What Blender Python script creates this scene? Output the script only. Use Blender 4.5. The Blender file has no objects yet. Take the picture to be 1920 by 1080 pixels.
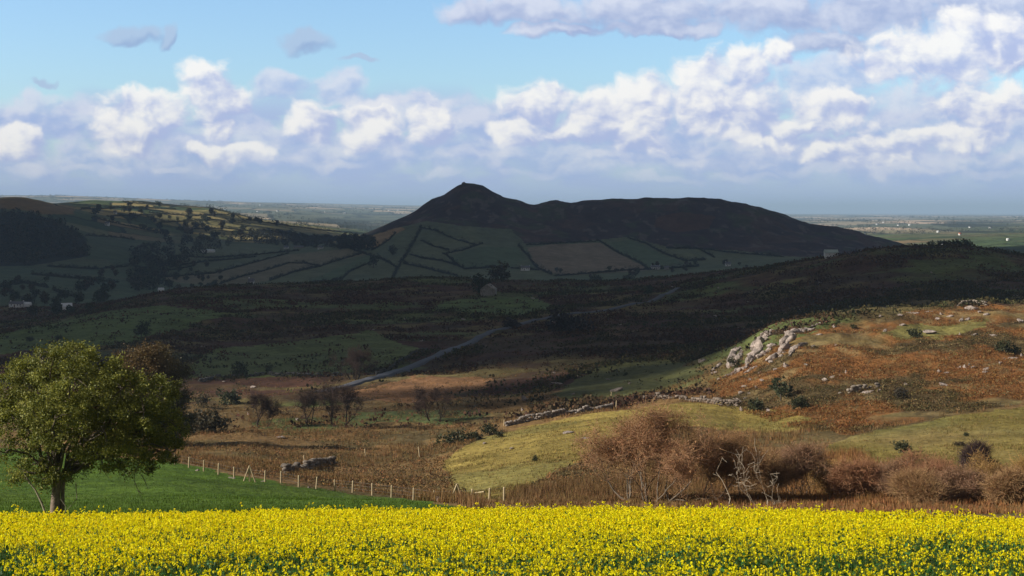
import bpy, math, random
import numpy as np
from mathutils import Vector

# ------------------------------------------------------------------ basics
F = 50.0/36.0*1920.0      # focal length in photo pixels
HOR = 395.0               # eye level row
ZC = 130.0                # eye height above datum
RNG = np.random.default_rng(7)
random.seed(7)
scene = bpy.context.scene
COL = scene.collection

def pX(xp, Y): return (xp-960.0)/F*Y
def pZ(yp, Y): return ZC-(yp-HOR)/F*Y

# ------------------------------------------------------------------ numpy noise
def _hash(ix, iy, seed):
    n = (ix*374761393 + iy*668265263 + seed*2147483647 + 1013904223) & 0xffffffff
    n = ((n ^ (n >> 13))*1274126177) & 0xffffffff
    n = (n ^ (n >> 16)) & 0xffffffff
    return n.astype(np.float64)/4294967295.0
def vnoise(x, y, seed=0):
    x = np.asarray(x, float); y = np.asarray(y, float)
    ix = np.floor(x).astype(np.int64); iy = np.floor(y).astype(np.int64)
    fx = x-ix; fy = y-iy
    fx = fx*fx*(3-2*fx); fy = fy*fy*(3-2*fy)
    a = _hash(ix, iy, seed); b = _hash(ix+1, iy, seed)
    c = _hash(ix, iy+1, seed); d = _hash(ix+1, iy+1, seed)
    return (a*(1-fx)+b*fx)*(1-fy)+(c*(1-fx)+d*fx)*fy
def fbm(x, y, octv=4, seed=0, gain=0.5):
    s = 0; amp = 1; tot = 0
    for o in range(octv):
        s = s+amp*vnoise(x*2**o+o*17.3, y*2**o-o*9.7, seed+o*31); tot += amp; amp *= gain
    return s/tot
def sstep(a, b, x):
    t = np.clip((x-a)/(b-a), 0, 1); return t*t*(3-2*t)

# ------------------------------------------------------------------ terrain: profile lines running across the land, near to far
# each: list of (column, row, distance in metres)
def cst(Y, y): return [(-1600, y, Y), (3500, y, Y)]
PL = lambda Y: 872+2.2*F/Y
LINES = [
 cst(20, PL(20)), cst(40, PL(40)), cst(60, PL(60)),
 [(-1600,941,85),(800,941,85),(1000,948,85),(3500,950,85)],
 [(-400,830,190),(0,838,185),(330,868,165),(480,897,150),(600,915,143),(700,929,135),(800,943,128),(870,948,123),(1000,925,125),(1200,905,125),(1500,890,125),(1700,880,130),(1920,868,130),(2400,850,130)],
 [(0,800,240),(330,818,240),(480,820,235),(600,850,210),(700,860,205),(800,862,198),(870,840,205),(1000,802,220),(1130,772,235),(1250,757,240),(1350,752,240),(1440,760,225),(1500,785,200),(1700,770,200),(1920,750,200),(2400,740,200)],
 [(0,760,300),(330,775,290),(480,780,290),(600,790,275),(700,800,265),(800,800,260),(870,795,258),(950,785,255),(1130,760,262),(1250,742,270),(1350,715,275),(1440,690,265),(1500,690,255),(1700,680,255),(1920,665,255),(2400,650,255)],
 [(0,720,370),(330,735,360),(480,735,360),(600,738,350),(800,735,350),(950,735,340),(1130,715,335),(1250,705,330),(1320,682,325),(1370,662,320),(1410,640,318),(1440,620,315),(1500,606,320),(1600,592,325),(1740,579,335),(1820,571,345),(1920,570,350),(2400,565,350)],
 [(0,680,460),(330,690,460),(480,690,460),(600,690,450),(800,685,450),(950,670,450),(1130,660,440),(1250,655,430),(1320,650,430),(1380,640,430),(1440,634,430),(1500,622,430),(1600,607,430),(1740,590,440),(1820,585,450),(1920,584,450),(2400,580,450)],
 [(-400,660,650),(0,630,650),(200,608,650),(330,620,620),(480,630,620),(600,625,620),(800,622,620),(950,618,620),(1130,605,620),(1250,598,620),(1400,590,620),(1500,575,620),(1600,560,620),(1740,545,620),(1920,540,620),(2400,540,620)],
 [(-400,660,850),(0,640,850),(120,615,850),(200,588,850),(330,572,850),(480,570,850),(600,572,850),(800,570,850),(950,567,850),(1130,562,850),(1250,552,850),(1400,515,850),(1500,495,850),(1560,482,850),(1640,470,850),(1700,463,850),(1800,465,850),(1860,471,850),(1920,480,850),(2300,540,850)],
 [(0,592,1150),(120,586,1150),(200,572,1150),(330,546,1150),(400,541,1150),(480,536,1150),(600,531,1150),(700,527,1150),(800,523,1150),(950,526,1150),(1100,527,1150),(1200,524,1150),(1300,515,1150),(1400,507,1150),(1500,504,1150),(1700,500,1150),(1920,510,1150)],
 [(0,560,1500),(200,558,1500),(330,556,1500),(600,552,1500),(800,548,1500),(1100,545,1500),(1300,537,1500),(1500,530,1500),(1920,520,1500)],
 [(0,505,2200),(200,512,2200),(330,530,2200),(480,535,2200),(600,532,2200),(800,530,2200),(950,528,2200),(1100,525,2200),(1300,507,2200),(1500,497,2200),(1700,488,2200),(1920,485,2200)],
 [(0,470,2550),(100,468,2550),(200,477,2550),(330,494,2550),(480,496,2550),(600,490,2550),(680,480,2550),(750,466,2550),(870,460,2550),(1000,470,2550),(1150,480,2550),(1300,485,2550),(1450,483,2550),(1600,477,2550),(1700,472,2550),(1920,474,2550)],
 [(0,420,2800),(80,425,2800),(150,445,2800),(200,457,2800),(330,472,2800),(480,476,2800),(600,466,2800),(680,442,2800),(750,417,2800),(820,405,2800),(870,400,2800),(950,410,2800),(1000,427,2800),(1100,432,2800),(1200,432,2800),(1300,430,2800),(1400,432,2800),(1500,445,2800),(1600,460,2800),(1700,471,2800),(1920,476,2800)],
 [(0,405,3000),(50,410,3000),(100,420,3000),(150,432,3000),(200,445,3000),(330,460,3000),(480,468,3000),(560,466,3000),(640,455,3000),(700,432,3000),(735,416,3000),(770,402,3000),(790,386,3000),(812,372,3000),(830,368,3000),(850,352,3000),(868,343,3000),(880,341,3000),(892,345,3000),(905,348,3000),(925,360,3000),(945,371,3000),(960,374,3000),(975,376,3000),(990,384,3000),(1004,385,3000),(1016,380,3000),(1040,376,3000),(1060,376,3000),(1073,381,3000),(1085,376,3000),(1110,374,3000),(1150,371,3000),(1180,372,3000),(1190,374,3000),(1215,371,3000),(1250,372,3000),(1280,371,3000),(1320,370,3000),(1350,372,3000),(1370,378,3000),(1400,382,3000),(1440,394,3000),(1470,402,3000),(1490,410,3000),(1520,420,3000),(1560,424,3000),(1600,432,3000),(1650,445,3000),(1700,461,3000),(1740,472,3000),(1920,476,3000)],
 [(-400,380,3300),(0,372,3300),(40,370,3300),(80,378,3300),(120,390,3300),(200,410,3300),(330,440,3300),(450,452,3300),(560,455,3300),(640,458,3300),(700,470,3300),(870,470,3300),(1400,470,3300),(1700,472,3300),(1920,465,3300)],
 [(0,395,4200),(100,384,4200),(170,375,4200),(200,377,4200),(260,376,4200),(330,382,4200),(400,386,4200),(470,405,4200),(560,425,4200),(640,437,4200),(700,445,4200),(870,450,4200),(1400,448,4200),(1700,444,4200),(1920,440,4200)],
 [(0,400,6000),(330,400,6000),(470,411,6000),(600,420,6000),(700,425,6000),(1000,430,6000),(1500,432,6000),(1700,428,6000),(1920,425,6000)],
 [(0,392,9000),(470,396,9000),(600,402,9000),(700,406,9000),(1500,416,9000),(1920,414,9000)],
 [(0,368,15000),(100,366,15000),(200,370,15000),(300,374,15000),(470,381,15000),(600,385,15000),(700,388,15000),(800,390,15000),(1400,404,15000),(1500,406,15000),(1700,407,15000),(1920,408,15000)],
 [(0,378,30000),(700,385,30000),(1500,402,30000),(1920,403,30000)],
 [(0,396,62000),(700,394,62000),(1500,400,62000),(1920,400,62000)],
]
XPG = np.arange(-1600, 3521, 8.0)
LYG = np.linspace(math.log(20), math.log(62000), 1500)
def _pchip(x, y, q):
    h = np.diff(x); d = np.diff(y)/h
    m = np.zeros_like(y)
    w1 = 2*h[1:]+h[:-1]; w2 = h[1:]+2*h[:-1]
    ok = d[:-1]*d[1:] > 0
    dd0 = np.where(ok, d[:-1], 1); dd1 = np.where(ok, d[1:], 1)
    m[1:-1] = np.where(ok, (w1+w2)/(w1/dd0+w2/dd1), 0)
    m[0] = d[0]; m[-1] = d[-1]
    k = np.clip(np.searchsorted(x, q)-1, 0, len(h)-1)
    t = (q-x[k])/h[k]; t2 = t*t; t3 = t2*t
    return (2*t3-3*t2+1)*y[k]+(t3-2*t2+t)*h[k]*m[k]+(-2*t3+3*t2)*y[k+1]+(t3-t2)*h[k]*m[k+1]
def _build_table():
    Yl = []; Zl = []
    for L in LINES:
        a = np.array(L, float)
        y = np.interp(XPG, a[:, 0], a[:, 1]); Y = np.interp(XPG, a[:, 0], a[:, 2])
        k = np.array([1, 2, 3, 2, 1.0]) if abs(a[:, 2].mean()-3000) > 1 else np.array([0, 1, 3, 1, 0.0]); k /= k.sum()
        ys = np.convolve(np.pad(y, 2, mode='edge'), k, 'valid'); Ys = np.convolve(np.pad(Y, 2, mode='edge'), k, 'valid')
        Yl.append(Ys); Zl.append(pZ(ys, Ys))
    Yl = np.log(np.array(Yl)); Zl = np.array(Zl)
    T = np.zeros((len(XPG), len(LYG)))
    for i in range(len(XPG)):
        T[i] = _pchip(Yl[:, i], Zl[:, i], LYG)
    return T
TAB = _build_table()
DX = XPG[1]-XPG[0]; DL = LYG[1]-LYG[0]
def H(X, Y):
    """ground height at world (X, Y)"""
    X = np.asarray(X, float); Y = np.asarray(Y, float)
    Yc = np.maximum(Y, 20.0)
    xp = np.clip(960+F*X/Yc, XPG[0], XPG[-1]-1e-3); ly = np.clip(np.log(Yc), LYG[0], LYG[-1]-1e-6)
    i = (xp-XPG[0])/DX; j = (ly-LYG[0])/DL
    i0 = np.minimum(i.astype(int), len(XPG)-2); j0 = np.minimum(j.astype(int), len(LYG)-2)
    fi = i-i0; fj = j-j0
    z = (TAB[i0, j0]*(1-fi)+TAB[i0+1, j0]*fi)*(1-fj)+(TAB[i0, j0+1]*(1-fi)+TAB[i0+1, j0+1]*fi)*fj
    plane = ZC-2.2-0.179*Y
    w = sstep(40, 60, Y)
    z = plane*(1-w)+z*w
    n = 0.05*(fbm(X/1.7, Y/1.7, 2, 3)-.5)
    n = n+sstep(60, 130, Y)*(1.0*(fbm(X/16, Y/16, 3, 5)-.5)+(1-sstep(300, 400, Y))*.28*(fbm(X/3.5, Y/3.5, 2, 6)-.5))
    a = sstep(190, 260, Y)*(1-sstep(1500, 2200, Y))
    n = n+a*(2.6*(fbm(X/26, Y/26, 4, 11)-.5)+0.9*(fbm(X/5, Y/5, 2, 12)-.5))
    b = sstep(450, 700, Y)*(1-sstep(1500, 2200, Y))
    n = n+b*5.0*(fbm(X/90, Y/90, 3, 13)-.5)
    xr = 960+F*X/Yc
    rock = sstep(1300, 1480, xr)*sstep(200, 250, Y)*(1-sstep(420, 500, Y))
    n = n+rock*2.4*(fbm(X/9, Y/9, 3, 17)-.5)
    c = sstep(1700, 2400, Y)
    n = n+c*(1-sstep(4000, 7000, Y))*(3.5*(fbm(X/70, Y/70, 4, 21)-.5))
    d = sstep(2500, 2700, Y)*(1-sstep(3200, 3400, Y))*sstep(640, 760, xr)
    n = n+d*(12.0*(fbm(X/80, Y/80, 5, 24)-.5))*(1-0.75*np.exp(-((Y-3000)/70.0)**2))+d*5.0*(fbm(X/22, Y/30, 3, 25)-.5)
    e = sstep(3200, 3600, Y)*(1-sstep(9000, 16000, Y))
    n = n+e*(22*(fbm(X/420, Y/420, 3, 27)-.5))
    f_ = sstep(7000, 12000, Y)*(1-sstep(20000, 40000, Y))
    n = n+f_*(40*(fbm(X/1500, Y/2200, 3, 29)-.5))
    return z+n
_LQ = np.linspace(math.log(30), math.log(60000), 2400); _YQ = np.exp(_LQ)
def at(xp, yp, Ymin=60, Ymax=60000):
    """first ground point seen at a pixel, beyond Ymin"""
    Y = _YQ[(_YQ >= Ymin) & (_YQ <= Ymax)]
    g = H(pX(xp, Y), Y)-pZ(yp, Y)
    hit = np.nonzero(g >= 0)[0]
    k = hit[0] if len(hit) else int(np.argmax(g/Y))
    y = Y[k]
    if len(hit) and k > 0: y = Y[k-1]+(Y[k]-Y[k-1])*(-g[k-1])/(g[k]-g[k-1])
    return float(pX(xp, y)), float(y), float(H(pX(xp, y), y))
def at_many(xs, ys, Ymin, Ymax, n=500):
    """the same for many pixels at once"""
    Y = np.exp(np.linspace(math.log(Ymin), math.log(Ymax), n)); out = []
    for i in range(0, len(xs), 400):
        x = np.asarray(xs[i:i+400])[:, None]; y = np.asarray(ys[i:i+400])[:, None]
        YY = np.broadcast_to(Y, (len(x), n)); g = H(pX(x, YY), YY)-pZ(y, YY)
        k = np.where((g >= 0).any(1), np.argmax(g >= 0, 1), np.argmax(g/YY, 1)); yk = Y[k]; xk = pX(x[:, 0], yk)
        out.append(np.stack([xk, yk, H(xk, yk)], 1))
    return np.concatenate(out)
def at_depth(xp, Y):
    X = pX(xp, Y); return float(X), float(Y), float(H(X, Y))

def inpoly(x, y, poly):
    p = np.asarray(poly, float); ins = np.zeros(np.shape(x), bool)
    j = len(p)-1
    for i in range(len(p)):
        xi, yi = p[i]; xj, yj = p[j]
        c = ((yi > y) != (yj > y)) & (x < (xj-xi)*(y-yi)/((yj-yi) if yj != yi else 1e-9)+xi)
        ins ^= c; j = i
    return ins

# ------------------------------------------------------------------ materials
MATS = {}
def nodes_of(m):
    m.use_nodes = True; nt = m.node_tree; return nt, nt.nodes, nt.links
def mat_attr(name, rough=0.9, noise=None, spec=0.2, transl=0.0, bump=None):
    """material whose colour is the object's own colour attribute varied by procedural noise"""
    m = bpy.data.materials.new(name); nt, N, L = nodes_of(m)
    b = N['Principled BSDF']; b.inputs['Roughness'].default_value = rough
    b.inputs['Specular IOR Level'].default_value = spec
    a = N.new('ShaderNodeAttribute'); a.attribute_name = 'Col'
    col = a.outputs['Color']
    geo = N.new('ShaderNodeNewGeometry')
    for sc, lo, hi in (noise or []):
        t = N.new('ShaderNodeTexNoise'); t.inputs['Scale'].default_value = sc; t.inputs['Detail'].default_value = 5; t.inputs['Roughness'].default_value = .6
        L.new(geo.outputs['Position'], t.inputs['Vector'])
        r = N.new('ShaderNodeMapRange'); r.inputs['From Min'].default_value = .3; r.inputs['From Max'].default_value = .7
        r.inputs['To Min'].default_value = lo; r.inputs['To Max'].default_value = hi
        L.new(t.outputs['Fac'], r.inputs['Value'])
        x = N.new('ShaderNodeVectorMath'); x.operation = 'SCALE'
        L.new(col, x.inputs[0]); L.new(r.outputs['Result'], x.inputs['Scale']); col = x.outputs[0]
    L.new(col, b.inputs['Base Color'])
    if bump:
        t = N.new('ShaderNodeTexNoise'); t.inputs['Scale'].default_value = bump[0]; t.inputs['Detail'].default_value = 6
        L.new(geo.outputs['Position'], t.inputs['Vector'])
        bp = N.new('ShaderNodeBump'); bp.inputs['Strength'].default_value = bump[1]; bp.inputs['Distance'].default_value = bump[2]
        L.new(t.outputs['Fac'], bp.inputs['Height']); L.new(bp.outputs['Normal'], b.inputs['Normal'])
    if transl > 0:
        tr = N.new('ShaderNodeBsdfTranslucent'); L.new(col, tr.inputs['Color'])
        mx = N.new('ShaderNodeMixShader'); mx.inputs[0].default_value = transl
        L.new(b.outputs[0], mx.inputs[1]); L.new(tr.outputs[0], mx.inputs[2])
        L.new(mx.outputs[0], N['Material Output'].inputs['Surface'])
    return m
def mat_flat(name, c, rough=0.85, spec=0.2, nsc=None, lo=.75, hi=1.2, c2=None, bump=None):
    m = bpy.data.materials.new(name); nt, N, L = nodes_of(m)
    b = N['Principled BSDF']; b.inputs['Roughness'].default_value = rough; b.inputs['Specular IOR Level'].default_value = spec
    if nsc:
        tc = N.new('ShaderNodeTexCoord')
        t = N.new('ShaderNodeTexNoise'); t.inputs['Scale'].default_value = nsc; t.inputs['Detail'].default_value = 6; t.inputs['Roughness'].default_value = .65
        L.new(tc.outputs['Object'], t.inputs['Vector'])
        r = N.new('ShaderNodeValToRGB'); e = r.color_ramp.elements
        e[0].position = .32; e[1].position = .68
        e[0].color = (*[v*lo for v in c], 1); e[1].color = (*(c2 or [v*hi for v in c]), 1)
        L.new(t.outputs['Fac'], r.inputs['Fac']); L.new(r.outputs['Color'], b.inputs['Base Color'])
        if bump:
            bp = N.new('ShaderNodeBump'); bp.inputs['Strength'].default_value = bump[0]; bp.inputs['Distance'].default_value = bump[1]
            L.new(t.outputs['Fac'], bp.inputs['Height']); L.new(bp.outputs['Normal'], b.inputs['Normal'])
    else:
        b.inputs['Base Color'].default_value = (*c, 1)
    return m

# ------------------------------------------------------------------ mesh helpers
def build_mesh(name, V, faces, mats, cols=None, smooth=False, midx=None):
    """faces: list of int arrays (n,3) or (n,4)"""
    V = np.asarray(V, np.float32)
    faces = [np.asarray(f, np.int32) for f in faces if len(f)]
    me = bpy.data.meshes.new(name)
    me.vertices.add(len(V)); me.vertices.foreach_set('co', V.ravel())
    nl = sum(f.size for f in faces); npoly = sum(len(f) for f in faces)
    me.loops.add(nl); me.loops.foreach_set('vertex_index', np.concatenate([f.ravel() for f in faces]))
    st = []; s = 0
    for f in faces:
        k = f.shape[1]; st.append(s+np.arange(len(f))*k); s += f.size
    me.polygons.add(npoly); me.polygons.foreach_set('loop_start', np.concatenate(st).astype(np.int32))
    if midx is not None: me.polygons.foreach_set('material_index', np.asarray(midx, np.int32))
    if smooth: me.polygons.foreach_set('use_smooth', np.ones(npoly, bool))
    me.update(calc_edges=True); me.validate()
    if cols is not None:
        c = np.ones((len(V), 4), np.float32); c[:, :3] = cols
        a = me.color_attributes.new('Col', 'FLOAT_COLOR', 'POINT'); a.data.foreach_set('color', c.ravel())
    for m in (mats if isinstance(mats, (list, tuple)) else [mats]): me.materials.append(m)
    return me
def link(name, me, parent=None, loc=None, rz=None):
    o = bpy.data.objects.new(name, me); COL.objects.link(o)
    if loc is not None: o.location = loc
    if rz is not None: o.rotation_euler = (0, 0, rz)
    if parent is not None: o.parent = parent
    return o
def tag(o, label=None, cat=None, group=None, kind=None):
    if label: o['label'] = label
    if cat: o['category'] = cat
    if group: o['group'] = group
    if kind: o['kind'] = kind
    return o
def thing(name, loc, label, cat, group=None, rz=0):
    o = bpy.data.objects.new(name, None); COL.objects.link(o)
    o.location = loc; o.rotation_euler = (0, 0, rz); o.empty_display_size = .5
    return tag(o, label, cat, group)
def dup(root, loc, rz, label, group, scale=1.0):
    r = root.copy(); COL.objects.link(r); r.location = loc; r.rotation_euler = (0, 0, rz)
    r.scale = (scale, scale, scale) if np.isscalar(scale) else scale
    r['label'] = label
    if group: r['group'] = group
    elif 'group' in r: del r['group']
    for ch in list(root.children):
        c = ch.copy(); COL.objects.link(c); c.parent = r
        for g in list(ch.children):
            d = g.copy(); COL.objects.link(d); d.parent = c
    return r

def leaves(C, size, rng, aspect=0.55, up=0.0, fold=0.0):
    """diamond leaf quads at centres C (n,3), size (n,) ; returns V (4n,3), quads"""
    n = len(C)
    d = rng.normal(size=(n, 3)); d[:, 2] += up; d /= np.linalg.norm(d, axis=1)[:, None]
    e = rng.normal(size=(n, 3)); e -= d*np.sum(e*d, 1)[:, None]; e /= np.linalg.norm(e, axis=1)[:, None]
    size = np.broadcast_to(size, (n,))[:, None]
    V = np.stack([C-d*size*.5, C+e*size*.5*aspect, C+d*size*.5, C-e*size*.5*aspect], 1).reshape(-1, 3)
    Q = np.arange(4*n).reshape(n, 4)
    return V, Q
def blades(C, h, w, lean, rng):
    """upright triangular blades; C (n,3) bases"""
    n = len(C); a = rng.uniform(0, 2*np.pi, n)
    side = np.stack([np.cos(a), np.sin(a), 0*a], 1); b = rng.uniform(0, 2*np.pi, n)
    tip = np.stack([np.cos(b)*lean, np.sin(b)*lean, np.ones(n)], 1)*np.broadcast_to(h, (n,))[:, None]
    wv = side*np.broadcast_to(w, (n,))[:, None]*.5
    V = np.stack([C-wv, C+wv, C+tip], 1).reshape(-1, 3)
    return V, np.arange(3*n).reshape(n, 3)
def segs(P0, P1, R0, R1, n=4):
    """frustum tubes for segments"""
    P0 = np.asarray(P0, float); P1 = np.asarray(P1, float); R0 = np.asarray(R0, float); R1 = np.asarray(R1, float)
    d = P1-P0; d /= np.maximum(np.linalg.norm(d, axis=1), 1e-9)[:, None]
    ref = np.where(np.abs(d[:, 2:3]) > .9, np.array([[1., 0, 0]]), np.array([[0., 0, 1]]))
    a = np.cross(d, ref); a /= np.linalg.norm(a, axis=1)[:, None]; b = np.cross(d, a)
    m = len(P0); V = np.zeros((m, 2*n, 3))
    for k in range(n):
        t = 2*np.pi*k/n; o = a*np.cos(t)+b*np.sin(t)
        V[:, k] = P0+o*R0[:, None]; V[:, n+k] = P1+o*R1[:, None]
    base = (np.arange(m)*2*n)[:, None]
    Q = np.concatenate([base+np.array([[k, (k+1) % n, n+(k+1) % n, n+k]]) for k in range(n)], 0)
    return V.reshape(-1, 3), Q
def boxV(x0, x1, y0, y1, z0, z1):
    V = np.array([(x0,y0,z0),(x1,y0,z0),(x1,y1,z0),(x0,y1,z0),(x0,y0,z1),(x1,y0,z1),(x1,y1,z1),(x0,y1,z1)], float)
    Q = np.array([(0,3,2,1),(4,5,6,7),(0,1,5,4),(1,2,6,5),(2,3,7,6),(3,0,4,7)])
    return V, Q
def merge(parts):
    Vs, Qs, o = [], [], 0
    for V, Q in parts:
        Vs.append(V); Qs.append(np.asarray(Q)+o); o += len(V)
    return np.concatenate(Vs), Qs
def ico(sub):
    import bmesh
    bm = bmesh.new(); bmesh.ops.create_icosphere(bm, subdivisions=sub, radius=1)
    V = np.array([v.co[:] for v in bm.verts]); T = np.array([[v.index for v in f.verts] for f in bm.faces]); bm.free()
    return V, T
ICO2 = ico(2); ICO3 = ico(3)
def vn3(P, s, seed):
    return (vnoise(P[:, 0]*s+seed, P[:, 1]*s+P[:, 2]*s*.7, seed)+vnoise(P[:, 1]*s-seed, P[:, 2]*s+P[:, 0]*s*.6, seed+5))*.5
# ------------------------------------------------------------------ land cover (what grows where): albedo per ground vertex
POLY = dict(
 field_left=[(-300,668),(-300,640),(0,626),(100,606),(200,584),(300,574),(400,582),(420,592),(340,618),(240,642),(100,655),(0,662)],
 field_mid=[(350,712),(355,688),(400,655),(560,642),(700,619),(740,640),(795,655),(735,688),(640,702),(520,706),(430,708)],
 barn_green=[(800,578),(860,561),(940,556),(1000,556),(1045,575),(970,592),(880,586)],
 orange=[(640,745),(700,725),(780,703),(900,706),(930,712),(880,735),(800,752),(700,752)],
 green_strip=[(470,800),(520,785),(760,768),(900,770),(940,778),(860,800),(700,795),(560,815)],
 wallgreen=[(1020,735),(1130,688),(1260,673),(1312,690),(1305,712),(1190,742),(1060,752)],
 slope=[(830,870),(910,815),(1000,796),(1130,774),(1290,756),(1380,765),(1500,775),(1560,790),(1480,812),(1330,800),(1200,805),(1110,850),(1010,905),(960,945),(880,955)],
 rightgrass=[(1500,860),(1600,815),(1740,785),(1940,760),(2400,740),(2400,930),(1940,935),(1700,900)],
 bracken=[(1330,715),(1370,690),(1440,655),(1520,615),(1620,598),(1740,580),(1950,570),(2400,565),(2400,745),(1920,755),(1740,782),(1600,812),(1500,805),(1430,785),(1340,760)],
 topgrass=[(1640,618),(1700,606),(1790,612),(1860,603),(1850,616),(1780,632),(1700,636)],
 tan=[(988,463),(1060,457),(1125,455),(1160,476),(1197,494),(1217,507),(1060,517),(1012,508),(1000,494)],
 ochre=[(668,456),(700,440),(750,426),(760,429),(742,438),(728,452),(706,463),(686,463)],
 stub1=[(300,520),(400,512),(480,492),(540,477),(650,466),(690,476),(620,492),(540,510),(480,525),(420,535),(330,530)],
 stub2=[(485,530),(550,511),(595,500),(560,497),(540,495),(510,507),(470,517),(430,532)],
 green1=[(560,535),(640,500),(690,480),(700,488),(650,515),(640,528)],
 green2=[(840,482),(905,462),(970,464),(985,485),(960,500),(870,504)],
 green3=[(1140,455),(1185,450),(1250,480),(1290,495),(1210,500),(1165,476)],
 heather=[(640,462),(690,442),(760,424),(800,414),(870,424),(960,430),(985,456),(1060,453),(1125,449),(1180,444),(1250,463),(1380,470),(1500,482),(1730,472),(1730,330),(640,330)],
 rust=[(1225,425),(1235,405),(1280,397),(1340,405),(1330,428),(1270,436)],
 litleft=[(270,402),(330,395),(420,392),(480,408),(560,420),(640,432),(600,440),(520,432),(420,440),(350,428),(290,418)],
 leftwood=[(-100,395),(60,400),(110,415),(160,445),(165,480),(60,498),(-100,500)],
)
CC = dict(
 soil=(.055,.050,.022), pasture=(.078,.128,.018), rush=(.19,.115,.048), slope=(.235,.175,.048), rgrass=(.175,.138,.038),
 bracken=(.195,.088,.030), heath=(.072,.044,.024), heath2=(.135,.105,.042), dgreen=(.098,.130,.038), orange=(.20,.105,.050),
 wallgreen=(.105,.105,.040), topgrass=(.18,.155,.050), hfield=(.125,.145,.080), valley=(.062,.090,.048),
 tan=(.20,.165,.115), ochre=(.30,.21,.11), stub=(.17,.155,.095), hgreen=(.095,.135,.075), heather=(.044,.031,.036), rust=(.085,.040,.028),
)
def cover(X, Y):
    Yc = np.maximum(Y, 5.0)
    z = H(X, Y)
    w = 1.0
    jx = (fbm(X/6, Y/6, 3, 41)-.5)*np.clip(6000/Yc, 1, 26); jy = (fbm(X/6+50, Y/6, 3, 43)-.5)*np.clip(4000/Yc, 1, 16)
    xp = 960+F*X/Yc+jx; yp = HOR+F*(ZC-z)/Yc+jy
    xp = xp+(fbm(X/38, Y/38, 3, 241)-.5)*np.clip(16000/Yc, 3, 60); yp = yp+(fbm(X/38+20, Y/38, 3, 243)-.5)*np.clip(6000/Yc, 1, 22)*sstep(190, 330, Y)
    c = np.zeros(X.shape+(3,))
    def setc(m, col, k=1.0):
        col = np.asarray(col); 
        mm = (m*k)[..., None] if not np.isscalar(k) or True else m
        c[:] = c*(1-mm)+col*mm
    n1 = fbm(X/18, Y/18, 4, 51); n2 = fbm(X/60, Y/60, 4, 53); n3 = fbm(X/4, Y/4, 3, 55)
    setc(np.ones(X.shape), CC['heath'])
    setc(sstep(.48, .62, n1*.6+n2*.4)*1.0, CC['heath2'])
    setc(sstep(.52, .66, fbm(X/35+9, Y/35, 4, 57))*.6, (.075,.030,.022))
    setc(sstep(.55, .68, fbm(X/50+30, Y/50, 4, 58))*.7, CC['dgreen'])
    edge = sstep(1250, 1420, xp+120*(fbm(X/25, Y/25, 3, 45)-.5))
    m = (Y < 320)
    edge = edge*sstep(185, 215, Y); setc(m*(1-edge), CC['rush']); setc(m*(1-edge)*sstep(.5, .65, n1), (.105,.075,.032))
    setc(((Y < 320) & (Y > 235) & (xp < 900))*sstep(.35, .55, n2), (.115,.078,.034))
    near = (Y > 60) & (Y < 420)
    def poly(name, col, y0, y1, k=1.0):
        mm = inpoly(xp, yp, POLY[name]) & (Y > y0) & (Y < y1)
        setc(mm*1.0*k, col)
    poly('bracken', CC['bracken'], 150, 430)
    bm = inpoly(xp, yp, POLY['bracken']) & (Y > 150) & (Y < 430)
    setc(bm*sstep(.5, .62, fbm(X/12+3, Y/12, 4, 61)), (.085,.060,.028))
    setc(bm*sstep(.60, .70, fbm(X/22+70, Y/22, 4, 63))*.8, (.16,.125,.050))
    setc(bm*sstep(.50, .66, fbm(X/3.2+11, Y/3.2, 3, 65))*.6, (.085,.052,.022)); setc(bm*sstep(.56, .70, fbm(X/2.6+31, Y/4.2, 3, 66))*.7, (.20,.145,.065))
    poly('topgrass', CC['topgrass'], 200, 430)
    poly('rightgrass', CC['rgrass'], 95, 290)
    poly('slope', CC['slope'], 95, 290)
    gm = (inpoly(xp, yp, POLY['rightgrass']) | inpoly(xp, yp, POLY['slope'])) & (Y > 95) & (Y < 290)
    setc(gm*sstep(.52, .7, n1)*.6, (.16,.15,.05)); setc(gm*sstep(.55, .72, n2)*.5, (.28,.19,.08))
    poly('wallgreen', CC['wallgreen'], 235, 420)
    poly('orange', CC['orange'], 300, 520); poly('green_strip', (.085,.100,.035), 240, 420)
    poly('field_left', CC['dgreen'], 430, 1000); poly('field_mid', (.115,.135,.045), 380, 800); poly('barn_green', (.105,.140,.045), 600, 1300)
    # pasture below the crop, left of the fence
    pm = (Y > 52) & (yp > np.interp(xp, [-600,0,330,480,600,700,800,880,900], [800,838,868,897,915,929,943,952,1500])) & (Y < 200) & (xp < 900)
    setc(pm*1.0, CC['pasture']); setc(pm*sstep(.45, .7, n1)*.5, (.085,.120,.022)); setc(pm*sstep(.5,.7,n3)*.35, (.055,.100,.018))
    setc((Y < 52)*1.0, CC['soil'])
    # beyond the moor: farmland
    fm = Y > 1350
    # rough parcels of the valley floor and rolling land: cells of a jittered grid
    def cells(sx, sy, seed, rot):
        a = X*math.cos(rot)+Y*math.sin(rot); b = -X*math.sin(rot)+Y*math.cos(rot)
        a = a+sx*.5*(fbm(X/(sx*2), Y/(sx*2), 2, seed)-.5); b = b+sy*.6*(fbm(X/(sy*2)+9, Y/(sy*2), 2, seed+1)-.5)
        row = np.floor(b/sy).astype(np.int64)
        a2 = a/sx+_hash(row, row*0+3, seed)*1.0
        cell = np.floor(a2).astype(np.int64)
        hsh = _hash(cell, row, seed+7); hsh2 = _hash(cell, row, seed+8)
        e = np.minimum(np.minimum(a2-cell, 1-(a2-cell))*sx, np.minimum(b/sy-row, 1-(b/sy-row))*sy)
        return hsh, hsh2, e
    h1, h2, e1 = cells(150, 95, 71, .35)
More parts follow.
